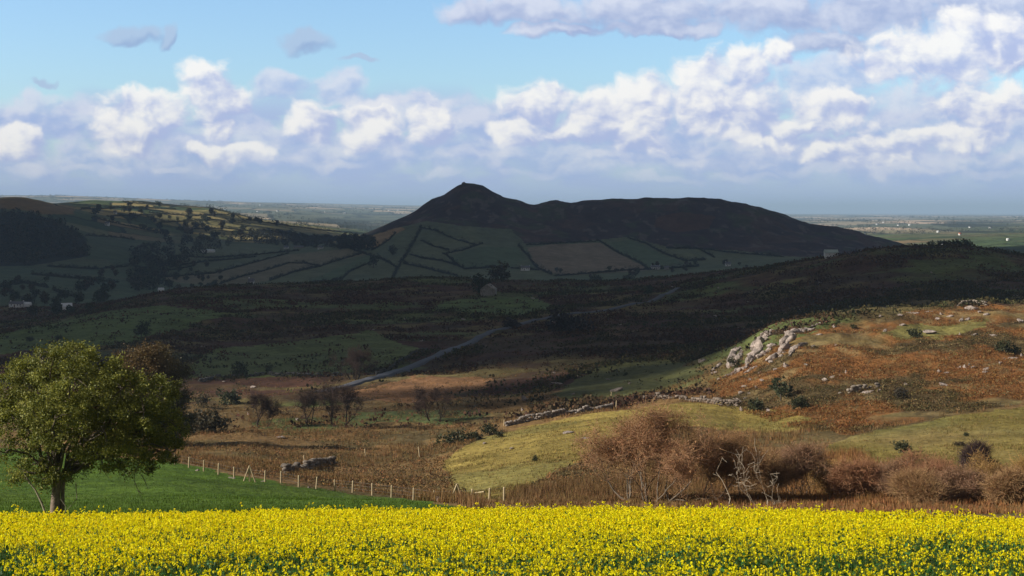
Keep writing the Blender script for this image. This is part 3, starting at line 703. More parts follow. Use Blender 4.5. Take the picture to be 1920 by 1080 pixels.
def build_stuff():
    rng = np.random.default_rng(11)
    # pasture grass on the lit field below the crop
    X, Y = world_pts(60000, 52, 205, -.48, .02, rng)
    xp, yp = pix(X, Y)
    k = (yp > np.interp(xp, [-600,0,330,480,600,700,800,880,900], [800,838,868,897,915,929,943,952,1500])+1) & (xp < 900) & (Y > crop_edge(X/Y))
    X, Y = X[k], Y[k]
    tuft_field('pasture_grass', 'short bright green pasture grass around the large tree', 'grass', X, Y, rng.uniform(.05, .16, len(X))*(1+.6*fbm(X/7, Y/7, 2, 3)), (.078, .13, .018), .3, rng, per=5, w=.03, spread=1.2)
    # tall straw and rush in the wet ground beyond the fence
    X, Y = world_pts(60000, 66, 300, -.30, .40, rng)
    xp, yp = pix(X, Y)
    past = (yp > np.interp(xp, [-600,0,330,480,600,700,800,880,900], [800,838,868,897,915,929,943,952,1500])-3) & (xp < 905)
    sl = polysel(X, Y, ['slope', 'rightgrass', 'bracken', 'wallgreen'], 90, 420)
    f = fbm(X/10, Y/10, 3, 71)
    k = ~past & ~sl & (rng.uniform(size=len(X)) < .15+1.5*sstep(.42, .6, f)) & ((xp < 900) | (Y > 86) | (rng.uniform(size=len(X)) < .25)); X, Y, xp, f = X[k], Y[k], xp[k], f[k]
    t = rng.uniform(size=(len(X), 1)); w_ = sstep(1250, 1420, xp)[:, None]*sstep(150, 100, Y)[:, None]
    col = (1-w_)*(np.array([.25, .145, .060])*(1-t*.5)+np.array([.12, .08, .035])*t*.5)+w_*np.array([.27, .135, .055])
    tuft_field('rushes', 'tall tawny rushes and dead grass beyond the fence', 'rushes', X, Y, rng.uniform(.35, .95, len(X))*(.6+.7*f)*np.where((xp > 900) & (Y < 112), .45, 1), col, .25, rng, per=10, w=.06, spread=.3)
    # tussocks breaking up the wet ground
    X, Y = world_pts(26000, 118, 430, -.26, .07, rng); xp, yp = pix(X, Y)
    past = (yp > np.interp(xp, [-600,0,330,480,600,700,800,880,900], [800,838,868,897,915,929,943,952,1500])-5) & (xp < 905)
    sl = polysel(X, Y, ['slope', 'wallgreen'], 90, 420); f = fbm(X/9+5, Y/14, 3, 271)
    k = ~past & ~sl & ~near_road(X, Y) & (rng.uniform(size=len(X)) < 1.4*sstep(.46, .62, f)); X, Y = X[k], Y[k]
    r_ = rng.uniform(size=(len(X), 1)); col = np.where(r_ < .5, np.array([.155, .100, .045]), np.where(r_ < .68, np.array([.075, .064, .028]), np.array([.24, .13, .052])))
    tuft_field('tussocks', 'dark tussocks and low scrub dotting the brown hollow', 'tussocks', X, Y, rng.uniform(.2, .7, len(X)), col, .3, rng, kind='leaf', per=9, leaf=.5, aspect=.4, flat=.7)
    # tall orange brown grass among and behind the bushes
    X, Y = world_pts(46000, 90, 150, .0, .46, rng); xp, yp = pix(X, Y)
    f = fbm(X/7, Y/7, 3, 171); lim = np.interp(xp, [960, 1100, 1300, 1450, 1650, 1750, 1920], [118, 118, 150, 190, 140, 112, 104])
    k = (Y < lim+14*(f-.5)) & (rng.uniform(size=len(X)) < .2+1.3*sstep(.4, .58, f)); X, Y, xp, f = X[k], Y[k], xp[k], f[k]
    w_ = (np.exp(-((xp-1560)/170.)**2)[:, None])*.9; t = rng.uniform(size=(len(X), 1))
    col = (1-w_)*(np.array([.20, .115, .05])*(1-t*.5)+np.array([.13, .085, .038])*t*.5)+w_*np.array([.27, .135, .050])
    tuft_field('scrub_grass', 'tall orange brown grass among the bare bushes behind the crop', 'grass', X, Y, rng.uniform(.6, 1.5, len(X))*(.6+.8*f)*(.45+.55*sstep(92, 112, Y)), col, .25, rng, per=11, w=.07, spread=.3)
    # cropped grass and tussocks on the sunny slopes
    X, Y = world_pts(90000, 92, 300, -.06, .44, rng)
    k = polysel(X, Y, ['slope', 'rightgrass'], 95, 300); X, Y = X[k], Y[k]
    f = fbm(X/6, Y/6, 3, 75); k = rng.uniform(size=len(X)) < .25+1.2*sstep(.42, .62, f); X, Y = X[k], Y[k]
    tuft_field('hill_grass', 'grazed olive grass on the sunny slope', 'grass', X, Y, rng.uniform(.07, .32, len(X))*(.5+f[k]), np.where(rng.uniform(size=(len(X), 1)) < .25, np.array([.27, .175, .07]), np.array([.185, .145, .042]))*rng.uniform(.6, 1.15, (len(X), 1)), .25, rng, per=6, w=.06, spread=.8)
    # bracken
    X, Y = world_pts(130000, 165, 440, .12, .46, rng)
    k = polysel(X, Y, ['bracken'], 165, 440); tg = polysel(X, Y, ['topgrass'], 165, 440)
    f = fbm(X/12+3, Y/12, 4, 61); g = fbm(X/22+70, Y/22, 4, 63); f2 = fbm(X/3, Y/3, 2, 64)
    k &= ~tg & (g < .6) & (rng.uniform(size=len(X)) < .25+1.1*sstep(.4, .6, f2)); X, Y, f = X[k], Y[k], f[k]
    q = sstep(.48, .60, f)[:, None]; r_ = rng.uniform(size=(len(X), 1))
    sd = rng.uniform(size=(len(X), 1)) < .2
    col = (1-q)*(np.array([.215, .092, .030])*(1-.4*r_)+np.array([.17, .09, .03])*.4*r_)+q*(np.array([.055, .055, .022])*(1-r_)+np.array([.12, .065, .026])*r_)
    col = np.where(sd, np.array([.21, .15, .065]), col)
    tuft_field('bracken', 'rust coloured bracken covering the rocky hillside', 'bracken', X, Y, rng.uniform(.25, .7, len(X)), col, .3, rng, kind='leaf', per=8, leaf=.42, aspect=.5, flat=.6)
    # heather and gorse on the moor in the cloud shadow
    X, Y = world_pts(120000, 250, 1350, -.46, .46, rng)
    xp0 = 960+F*X/Y
    fld = polysel(X, Y, ['field_left', 'field_mid', 'barn_green', 'wallgreen', 'orange'], 200, 1400)
    k = ~polysel(X, Y, ['bracken', 'slope', 'rightgrass'], 200, 1400) & (~fld | (rng.uniform(size=len(X)) < .10))
    xp, yp = pix(X, Y)
    f = fbm(X/22, Y/22, 4, 81); g = fbm(X/70, Y/70, 3, 83)
    k &= ~near_road(X, Y) & ((xp0 > 1000) | (Y > 400+60*(fbm(X/40, Y/40, 2, 9)-.5)) | (rng.uniform(size=len(X)) < .10))
    k &= (rng.uniform(size=len(X)) < .12+1.3*sstep(.45, .58, f)); X, Y, g, f, xp = X[k], Y[k], g[k], f[k], xp[k]
    q = sstep(.42, .58, g)[:, None]; r_ = rng.uniform(size=(len(X), 1))
    col = (1-q)*(np.array([.055, .031, .021])*(1-r_)+np.array([.10, .05, .026])*r_)+q*(np.array([.038, .042, .017])*(1-r_)+np.array([.088, .066, .026])*r_)
    tuft_field('heather', 'dark heather and gorse scrub covering the shaded moor', 'heather', X, Y, np.clip(rng.uniform(.3, 1.0, len(X))*(1+Y/700)*(.6+.8*f), .25, 2.4), col, .3, rng, kind='leaf', per=7, leaf=.6, aspect=.7, flat=.5)
build_stuff()
# ------------------------------------------------------------------ trees
def crown(lobes, clumps, per, csize, lsize, colfn, rng, aspect=.5, shell=.45, up=.1):
    """leaf clumps spread through ellipsoid lobes (x,y,z,rx,ry,rz); colfn(P, rng) -> albedo per leaf"""
    Cs = []
    L = np.array(lobes, float); vol = (L[:, 3]*L[:, 5]); vol = vol/vol.sum()
    for lo_, f in zip(L, vol):
        k = max(3, int(clumps*f))
        o = rng.normal(size=(k, 3)); o /= np.linalg.norm(o, axis=1)[:, None]
        r = shell+(1-shell)*rng.uniform(0, 1, (k, 1))**.6
        Cs.append(lo_[:3]+o*r*lo_[3:])
    Cc = np.concatenate(Cs); n = len(Cc)
    s = rng.uniform(.55, 1.3, n)*csize
    P = np.repeat(Cc, per, 0)+rng.normal(0, .5, (n*per, 3))*np.repeat(s, per)[:, None]*np.array([1, 1, .75])
    V, Q = leaves(P, lsize*rng.uniform(.6, 1.35, n*per), rng, aspect=aspect, up=up)
    tint = np.repeat(rng.uniform(.65, 1.3, (n, 1)), per, 0)
    C = np.repeat(colfn(P, rng)*tint, 4, 0)
    return V, Q, C
def limb_path(a, b, r0, r1, rng, k=6, sag=.12):
    a = np.array(a, float); b = np.array(b, float); t = np.linspace(0, 1, k+1)[:, None]
    ln = np.linalg.norm(b-a); P = a+(b-a)*t+np.sin(t*np.pi)*np.array([0, 0, sag*ln])
    P[1:-1] += rng.normal(0, .035*ln, (k-1, 3)); R = r0+(r1-r0)*t[:, 0]
    return P[:-1], P[1:], R[:-1], R[1:]
def seg_obj(name, lst, mat, parent, col, n=6, jit=.15, rng=RNG):
    P0 = np.concatenate([l[0] for l in lst]); P1 = np.concatenate([l[1] for l in lst]); R0 = np.concatenate([l[2] for l in lst]); R1 = np.concatenate([l[3] for l in lst])
    V, Q = segs(P0, P1, R0, R1, n)
    col = np.asarray(col, float)
    C = np.repeat(np.broadcast_to(col, (len(P0), 3))*rng.uniform(1-jit, 1+jit, (len(P0), 1)), 2*n, 0)
    return link(name, build_mesh(name, V, [Q], mat, C, smooth=True), parent)

def big_tree():
    rng = np.random.default_rng(31); Y0 = 62.0; s = Y0/F
    X, Y, Z = at_depth(108, Y0); Z -= .05
    t = thing('ash_tree', (X, Y, Z), 'large round crowned green tree standing in the pasture behind the yellow crop', 'tree')
    zb = HOR+F*(ZC-Z)/Y0
    W = lambda x, y: ((x-108)*s, (zb-y)*s)
    LB = [(60,705,62),(150,700,66),(108,760,88),(42,780,70),(200,748,70),(238,724,45),(283,765,52),(268,822,56),(190,822,62),(112,842,56),(62,872,36),(28,708,42),(-12,762,52),(108,668,30),(148,660,26),(322,838,24),(226,862,28),(222,690,28),(4,836,36),(300,800,42),(150,880,26),(75,668,24),(326,800,22),(30,890,18),(300,850,36),(316,815,30),(326,848,20),(264,856,34),(288,745,46),(180,850,38),(228,800,56),(120,885,28),(85,895,22)]
    lobes = []
    for (x, y, r) in LB:
        a, b = W(x, y); rr = r*s
        lobes.append((a, rng.uniform(-1.3, 1.3)*(1 if r > 50 else .7), b, rr, rr*1.15, rr*.92))
    lobes += [(0.3, 2.4, 4.9, 2.2, 1.5, 1.8), (3.0, 2.2, 4.6, 1.7, 1.5, 1.4), (-1.8, 2.2, 4.8, 1.6, 1.5, 1.5), (.6, -2.2, 4.6, 1.6, 1.2, 1.4), (2.6, -2.0, 4.0, 1.3, 1.1, 1.2)]
    def cf(P, rng):
        u = rng.uniform(size=(len(P), 1)); return (1-u)*np.array([.30, .285, .046])+u*np.array([.10, .125, .03])
    V, Q, C = crown(lobes, 690, 145, .35, .115, cf, rng, shell=.45)
    link('crown', build_mesh('crown', V, [Q], MATS['leaf'], C), t)
    # two stems that fork into limbs
    P0 = [np.array([(0, 0, -.3), (-.02, 0, .9)]), ]
    tr = [(np.array([(-.1, 0, -.4), (-.1, 0, 0.15), (-.08, 0, .9)]), np.array([(-.1, 0, .15), (-.08, 0, .9), (-.02, .05, 1.75)]), np.array([.27, .23, .19]), np.array([.23, .19, .18]))]
    tr.append((np.array([(.18, .08, -.4), (.19, .08, .5), (.2, .08, 1.2)]), np.array([(.19, .08, .5), (.2, .08, 1.2), (.3, .1, 2.0)]), np.array([.10, .085, .08]), np.array([.085, .08, .07])))
    seg_obj('trunk', tr, MATS['bark'], t, (.20, .15, .115), 10)
    lm = []
    for lo_ in lobes:
        f = (-.02, .05, 1.7) if lo_[0] < 1.2 else (.3, .1, 1.9)
        lm.append(limb_path(f, (lo_[0], lo_[1], lo_[2]), .085, .02, rng))
        for _ in range(4):
            d = rng.normal(size=3); d /= np.linalg.norm(d); e = np.array(lo_[:3])+d*np.array(lo_[3:])*.95
            lm.append(limb_path(lo_[:3], e, .025, .006, rng, 4))
    seg_obj('limbs', lm, MATS['bark'], t, (.13, .105, .08), 6)
    # bare dead wood: a pale sucker on the left, drooping twigs on the right
    b = []
    for pl in ([(92, 962), (84, 940), (72, 915), (58, 897), (38, 888)], [(62, 903), (50, 880), (35, 870)]):
        q = np.array([(W(x, y)[0], -.4, W(x, y)[1]) for x, y in pl]); r = np.linspace(.05, .018, len(q)); b.append((q[:-1], q[1:], r[:-1], r[1:]))
    seg_obj('dead_branch', b, MATS['bark'], t, (.38, .32, .23), 6)
    b = []
    for pl in ([(262, 872), (258, 895), (266, 915), (272, 930)], [(272, 885), (280, 900), (284, 912)], [(196, 856), (208, 855), (219, 860)], [(198, 860), (203, 880), (212, 893)], [(266, 915), (276, 922)], [(150, 900), (152, 930), (130, 955)], [(122, 930), (132, 945), (130, 958)]):
        q = np.array([(W(x, y)[0], -.6, W(x, y)[1]) for x, y in pl]); r = np.linspace(.022, .008, len(q)); seg_obj('drooping_twig', [(q[:-1], q[1:], r[:-1], r[1:])], MATS['bark'], t, (.24, .20, .15), 5)
big_tree()
def copper_tree():
    rng = np.random.default_rng(33); Y0 = 215.0; s = Y0/F
    X, Y, Z = at_depth(285, Y0); zb = HOR+F*(ZC-Z)/Y0
    t = thing('beech_tree', (X, Y, Z-.1), 'copper leaved tree rising behind the right side of the large green tree', 'tree')
    lobes = []
    for (x, y, r) in [(285,690,52),(248,684,36),(318,704,34),(300,752,50),(325,795,42),(318,842,34),(272,846,44),(258,760,50),(290,662,26),(335,745,22),(332,868,16)]:
        lobes.append(((x-285)*s, rng.uniform(-2, 2), (zb-y)*s, r*s, r*s*1.1, r*s*.9))
    top = (zb-735)*s
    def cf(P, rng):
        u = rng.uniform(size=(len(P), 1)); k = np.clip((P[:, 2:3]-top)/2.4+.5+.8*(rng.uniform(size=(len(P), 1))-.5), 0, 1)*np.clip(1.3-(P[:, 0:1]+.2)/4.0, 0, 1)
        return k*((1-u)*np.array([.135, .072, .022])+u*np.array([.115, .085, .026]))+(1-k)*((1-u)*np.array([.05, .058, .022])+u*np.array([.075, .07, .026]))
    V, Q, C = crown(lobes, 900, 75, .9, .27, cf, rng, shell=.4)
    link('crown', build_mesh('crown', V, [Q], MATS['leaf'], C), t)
    lm = [limb_path((0, 0, 5.0), l[:3], .16, .05, rng) for l in lobes]
    seg_obj('limbs', lm, MATS['bark'], t, (.11, .09, .07), 6)
    seg_obj('trunk', [(np.array([(0, 0, -.4), (0, 0, 2.2)]), np.array([(0, 0, 2.2), (.05, 0, 5.2)]), np.array([.45, .38]), np.array([.38, .30]))], MATS['bark'], t, (.14, .11, .09), 10)
copper_tree()

def branches(height, spread, rng, depth=5, stems=3, base_r=.14, wig=.22, upb=.25, fork=(2, 4)):
    S = []; tips = []
    def grow(p, d, l, r, k):
        n = 3
        for i in range(n):
            d = d+rng.normal(0, wig, 3)+np.array([0, 0, upb*.3]); d = d/np.linalg.norm(d)
            q = p+d*l/n; r2 = r*(1-.12)
            S.append((p, q, r, r2)); p = q; r = r2
        if k == 0: tips.append((p, d)); return
        for j in range(int(rng.integers(fork[0], fork[1]+1))):
            a = rng.normal(size=3); a[2] = abs(a[2])*.5; a /= np.linalg.norm(a)
            dd = d*.75+a*.85*spread; dd /= np.linalg.norm(dd)
            grow(p, dd, l*rng.uniform(.6, .85), r*rng.uniform(.5, .7), k-1)
        if rng.uniform() < .5: tips.append((p, d))
    for s_ in range(stems):
        a = 2*np.pi*s_/stems+rng.uniform(-.5, .5); d = np.array([math.cos(a)*.55*spread, math.sin(a)*.45*spread, 1.0]); d /= np.linalg.norm(d)
        grow(np.array([math.cos(a)*.008, math.sin(a)*.008, -.2]), d, height*.30, base_r*rng.uniform(.7, 1.1), depth)
    P0 = np.array([s[0] for s in S]); P1 = np.array([s[1] for s in S]); R0 = np.array([s[2] for s in S]); R1 = np.array([s[3] for s in S])
    tp = np.array([t[0] for t in tips]); td = np.array([t[1] for t in tips])
    # fit to the asked size
    sz = P1[:, 2].max(); sx = np.abs(P1[:, :2]).max()
    return P0, P1, R0, R1, tp, td
def bare_tree(name, xp, Yd, hpx, wpx, label, seed, bark=(.16, .13, .10), twig=(.15, .085, .065), ntw=12, tl=.75, depth=4, stems=3, cat='bush', group=None, leafc=None, nleaf=0, base_r=.13, lsz=.09, sink=0.1, fork=(2, 4), squash=None, twr=.009):
    rng = np.random.default_rng(seed); X, Y, Z = at_depth(xp, Yd)
    t = thing(name, (X, Y, Z-sink), label, cat, group)
    h = hpx*Yd/F; w = wpx*Yd/F
    P0, P1, R0, R1, tp, td = branches(1.0, 1.0, rng, depth, stems, .03, fork=fork)
    zs = h*.95/np.percentile(P1[:, 2], 99.7); xs = w*.47/np.percentile(np.abs(P1[:, 0]), 98)
    sc = np.array([xs, xs*.9, zs])
    k = base_r/.03
    P0, P1, tp = P0*sc, P1*sc, tp*sc
    n = len(tp); per = ntw
    mids = (P0+P1)[len(P0)//3:]/2
    src = np.concatenate([tp, mids[rng.integers(0, len(mids), n)]]); n = len(src)
    A = np.repeat(src, per, 0)+rng.normal(0, .12 if per > 2 else 0, (n*per, 3))
    d = rng.normal(size=(n*per, 3)); d[:, 2] = d[:, 2]*.7+.45; d /= np.linalg.norm(d, axis=1)[:, None]
    l = tl*rng.uniform(.4, 1.2, (n*per, 1)); M = A+d*l*.5; d2 = d+rng.normal(0, .35, d.shape); B = M+d2*l*.5
    B[:, 2] = np.maximum(B[:, 2], .1)
    PP0 = np.concatenate([A, M]); PP1 = np.concatenate([M, B]); r = np.full(len(PP0), twr)
    R0, R1 = np.maximum(R0*k, .008), np.maximum(R1*k, .006)
    if per <= 2:
        P0, P1, R0, R1 = np.concatenate([P0, PP0]), np.concatenate([P1, PP1]), np.concatenate([R0, r*1.4]), np.concatenate([R1, r])
    seg_obj('trunk', [(P0, P1, R0, R1)], MATS['bark'], t, bark, 5, rng=rng)
    if per <= 2: return t
    V, Q = segs(PP0, PP1, r, r*.6, 3)
    C = np.repeat(np.asarray(twig)*rng.uniform(.7, 1.35, (len(PP0), 1))*rng.uniform(.92, 1.08, (len(PP0), 3)), 6, 0)
    parts = [(V, Q)]
    o = link('twigs', build_mesh('twigs', V, [Q], MATS['bark'], C), t)
    if nleaf:
        P = B[rng.integers(0, len(B), nleaf)]+rng.normal(0, .1, (nleaf, 3))
        V, Q = leaves(P, lsz*rng.uniform(.6, 1.3, nleaf), rng, aspect=.6)
        C = np.repeat(np.asarray(leafc)*rng.uniform(.6, 1.35, (nleaf, 1)), 4, 0)
        link('crown', build_mesh('crown', V, [Q], MATS['leaf'], C), t)
    return t
def scrub():
    HG = 'bare bushes lining the far edge of the crop'
    G = 14
    bare_tree('hawthorn_bush', 1214, 88, 182, 250, 'broad leafless thorn bush with a gnarled dark trunk, biggest behind the crop', 41, bark=(.15, .12, .09), twig=(.37, .21, .115), ntw=11, tl=.8, depth=4, stems=5, base_r=.14, leafc=(.34, .17, .075), nleaf=5000, lsz=.11)
    bare_tree('hawthorn_bush', 1352, 90, 125, 150, 'leafless reddish bush beside the broad thorn bush, left of the pale dead tree', 42, bark=(.20, .17, .14), twig=(.32, .185, .090), ntw=14, tl=.8, depth=4, stems=4, base_r=.09, leafc=(.32, .15, .065), nleaf=2500)
    bare_tree('dead_tree', 1432, 80, 112, 120, 'small dead tree with bleached twisting branches behind the yellow crop', 46, bark=(.34, .28, .21), twig=(.36, .28, .20), ntw=1, tl=.7, depth=3, stems=2, base_r=.085, cat='tree', fork=(2, 3))
    bare_tree('dead_tree', 1345, 80, 95, 60, 'slim pale bare sapling leaning beside the gnarled thorn bush', 48, bark=(.33, .27, .20), twig=(.34, .25, .18), ntw=1, tl=.6, depth=2, stems=1, base_r=.06, cat='tree', fork=(1, 2))
    r2 = np.random.default_rng(123)
    spec = [(1448, 94, 92, 110), (1510, 96, 104, 120), (1566, 98, 62, 80), (1612, 92, 74, 90), (1668, 96, 66, 110), (1716, 88, 50, 80), (1752, 94, 80, 100), (1806, 90, 58, 90), (1850, 95, 84, 90), (1896, 87, 60, 90), (1940, 92, 80, 110), (1995, 88, 70, 110)]
    tones = [(.34, .205, .10), (.29, .17, .10), (.38, .23, .085), (.25, .16, .105), (.33, .17, .09)]
    for i, (x, Yd, h, w) in enumerate(spec):
        tw = tones[int(r2.integers(0, 5))]
        bare_tree('thicket_bush', x, Yd, h, w, 'low brown leafless bush in the thicket behind the crop', 60+i, bark=(.17, .13, .10), twig=tw, ntw=int(r2.integers(6, 11)), tl=r2.uniform(.5, .85), depth=4, stems=int(r2.integers(4, 7)), base_r=.05, leafc=tuple(v*.95 for v in tw), nleaf=int(r2.integers(400, 2200)), lsz=.10, group=HG)
    bare_tree('dark_bush', 1830, 99, 92, 70, 'dark twiggy bush standing taller than the thicket near the right edge', 71, bark=(.10, .08, .065), twig=(.085, .055, .05), ntw=16, tl=.6, depth=4, stems=4, base_r=.06)
    # leafless trees in the half shade of the hollow
    for i, (x, Yd, h, w, lb) in enumerate([(490, 258, 62, 66, 'small bare tree with spreading crown left of the leaning tree in the hollow'), (578, 262, 66, 56, 'bare dark tree with a single trunk in the middle of the hollow'), (634, 262, 80, 92, 'leaning bare tree with a curved trunk in the shaded hollow'), (812, 268, 60, 70, 'faint bare tree in the brown hollow left of the dark gorse'),
                                           (665, 400, 62, 84, 'round russet bush beside the road at the edge of the dark green field')]):
        bare_tree('bare_tree', x, Yd, h, w, lb, 80+i, bark=(.045, .035, .028), twig=(.07, .045, .036), ntw=13, tl=1.2, depth=3, stems=2 if i < 4 else 5, base_r=.27, cat='tree' if i < 4 else 'bush', twr=.02)
scrub()

def lobed(h, w, rng, n=7):
    L = [(0, 0, h*.55, w*.42, w*.42, h*.40)]
    for _ in range(n):
        a = rng.uniform(0, 2*np.pi); r = w*rng.uniform(.12, .30); k = rng.uniform(.3, .85)
        q = rng.uniform(.16, .27)*w
        L.append((math.cos(a)*r, math.sin(a)*r, h*k, q, q, q*.85))
    return L
def tree_proto(name, h, w, col, col2, rng, clumps=60, per=16, csz=.9, lsz=.7, trunk=True, loc=(0, 0, 0), label='', cat='tree', group=None, low=False):
    t = thing(name, loc, label, cat, group)
    L = lobed(h, w, rng)
    if low: L = [(a, b, c*.75, d*1.1, e*1.1, f) for a, b, c, d, e, f in L]+[(0, 0, h*.25, w*.45, w*.45, h*.28)]
    def cf(P, rng):
        u = rng.uniform(size=(len(P), 1)); return (1-u)*np.array(col)+u*np.array(col2)
    V, Q, C = crown(L, clumps, per, csz, lsz, cf, rng, aspect=.75, shell=.3)
    V[:, 2] = np.maximum(V[:, 2], .02*h)
    link('crown', build_mesh('crown', V, [Q], MATS['leaf'], C), t)
    if trunk:
        seg_obj('trunk', [(np.array([(0, 0, -.6), (0, 0, h*.2)]), np.array([(0, 0, h*.2), (w*.03, 0, h*.55)]), np.array([h*.035, h*.03]), np.array([h*.03, h*.015]))], MATS['bark'], t, (.09, .075, .06), 6)
    return t
DARK = ((.036, .048, .022), (.060, .066, .028)); WARM = ((.072, .056, .025), (.048, .042, .022))
def put_tree(name, x, y, hpx, wpx, label, cat='tree', cols=DARK, seed=0, Y0=200, Y1=60000, group=None, n=55, per=18, trunk=True, Yd=None, low=False):
    X, Y, Z = at_depth(x, Yd) if Yd else at(x, y, Y0, Y1)
    h = hpx*Y/F; w = wpx*Y/F; rng = np.random.default_rng(1000+seed)
    return tree_proto(name, h, w, cols[0], cols[1], rng, n, per, max(.12*w, .15), max(.075*w, .08, .9*Y/F), trunk, (X, Y, Z-.03*h), label, cat, group, low)
def single_plants():
    GO = ((.040, .050, .018), (.060, .055, .022))
    P = put_tree
    P('gorse_bush', 1003, 865, 15, 13, 'single small dark gorse bush alone on the sunlit olive slope', 'bush', GO, 1, 100, 260, trunk=False, low=True)
    P('gorse_bush', 1690, 748, 30, 34, 'rounded dark bush alone at the foot of the bracken hillside', 'bush', ((.045, .038, .022), (.06, .045, .03)), 2, 150, 330, trunk=False, low=True)
    P('evergreen_bush', 1464, 752, 50, 52, 'dark evergreen bush under the pale rocks on the left of the bracken hill', 'bush', DARK, 3, 150, 330)
    P('gorse_bush', 1798, 836, 9, 24, 'low brown bush on the right hand grass slope', 'bush', ((.07, .045, .024), (.05, .04, .02)), 4, 100, 260, trunk=False, low=True)
    P('thorn_bush', 1690, 851, 26, 40, 'spiky green bush at the upper edge of the brown thicket', 'bush', ((.085, .085, .035), (.06, .065, .03)), 5, 100, 260, trunk=False)
    P('gorse_bush', 1812, 818, 8, 12, 'tiny green tussock bush high on the right hand grass', 'bush', GO, 61, 100, 260, trunk=False, low=True)
    for i, (x, y, h, w, lb) in enumerate([(845, 834, 26, 62, 'wide dark gorse clump at the lower end of the field wall'), (888, 826, 24, 40, 'dark gorse clump second along from the lower end of the wall'), (918, 815, 28, 40, 'tallest gorse clump below the broken stone wall'), (934, 820, 16, 22, 'small round gorse bush at the edge of the olive slope'),
            (1378, 690, 26, 26, 'dark green bush wedged between the pale outcrop rocks'), (1500, 768, 30, 46, 'olive scrub bush right of the dark evergreen bush'), (1422, 770, 26, 44, 'low olive bush left of the dark evergreen bush'),
            (1713, 632, 18, 36, 'green gorse patch on the hilltop beside the flat boulder'), (1890, 662, 22, 50, 'dark gorse patch high on the right side of the bracken hill'), (1600, 616, 9, 16, 'small gorse bush near the left brow of the bracken hill')]):
        P('gorse_bush', x, y, h, w, lb, 'bush', GO, 10+i, 160, 420, trunk=False, low=True)
    for i, (x, y, h, w, lb, c) in enumerate([
            (448, 708, 32, 40, 'dark bush at the lower hedge of the green field, broader of two', DARK), (505, 702, 22, 18, 'small dark bush right of a broader one on the field edge', DARK), (265, 634, 33, 38, 'squat dark bush above the copper leaved tree', DARK),
            (378, 764, 38, 34, 'rounded dark shrub at the left of the shaded hollow', WARM), (432, 758, 33, 50, 'wide dark shrub right of the rounded one in the hollow', DARK), (392, 814, 52, 88, 'large dark shrub above the brown bank beside the fence', WARM),
            (350, 800, 40, 30, 'dark shrub half behind the copper leaved tree', DARK),
            (1068, 622, 36, 96, 'broad purplish bush beyond the bend of the road', ((.045, .028, .028), (.035, .026, .024))), (960, 615, 20, 40, 'low purplish bush beside the far stretch of road', ((.045, .028, .028), (.035, .026, .024))),
            (56, 640, 12, 18, 'small dark bush showing above the left of the large tree', DARK), (110, 638, 14, 16, 'small dark bush above the top of the large tree', DARK),
            (1215, 552, 22, 28, 'dark bush at the far end of the road', DARK)]):
        P('shrub', x, y, h, w, lb, 'bush', c, 30+i, 240, 1400, trunk=i < 3, low=i >= 3)
    for i, (x, Yd, h, w, lb, c) in enumerate([
            (903, 930, 44, 48, 'dark rounded tree beside the stone barn', DARK), (932, 1290, 46, 52, 'large dark tree on the valley edge right of the barn tree', WARM),
            (1052, 1700, 26, 22, 'slim dark tree in the valley below the tan field', DARK), (1118, 1700, 30, 30, 'rounder dark tree below the tan field', DARK), (1178, 1900, 18, 26, 'low tree by the valley houses', DARK),
            (700, 2400, 30, 26, 'dark tree standing in the ochre field on the hill foot', DARK), (736, 2500, 18, 24, 'small tree on the right of the ochre field', DARK),
            (1745, 845, 17, 18, 'dark upright bush on the skyline of the shaded right hill', DARK), (1800, 850, 12, 46, 'long low dark bush on the crest of the shaded right hill', DARK), (1772, 848, 11, 34, 'low bush on the shaded crest between the upright and long ones', WARM)]):
        P('dark_tree' if i < 7 else 'shrub', x, 0, h, w, lb, 'tree' if i < 7 else 'bush', c, 50+i, Yd=Yd, trunk=i < 7, low=i >= 7)
single_plants()

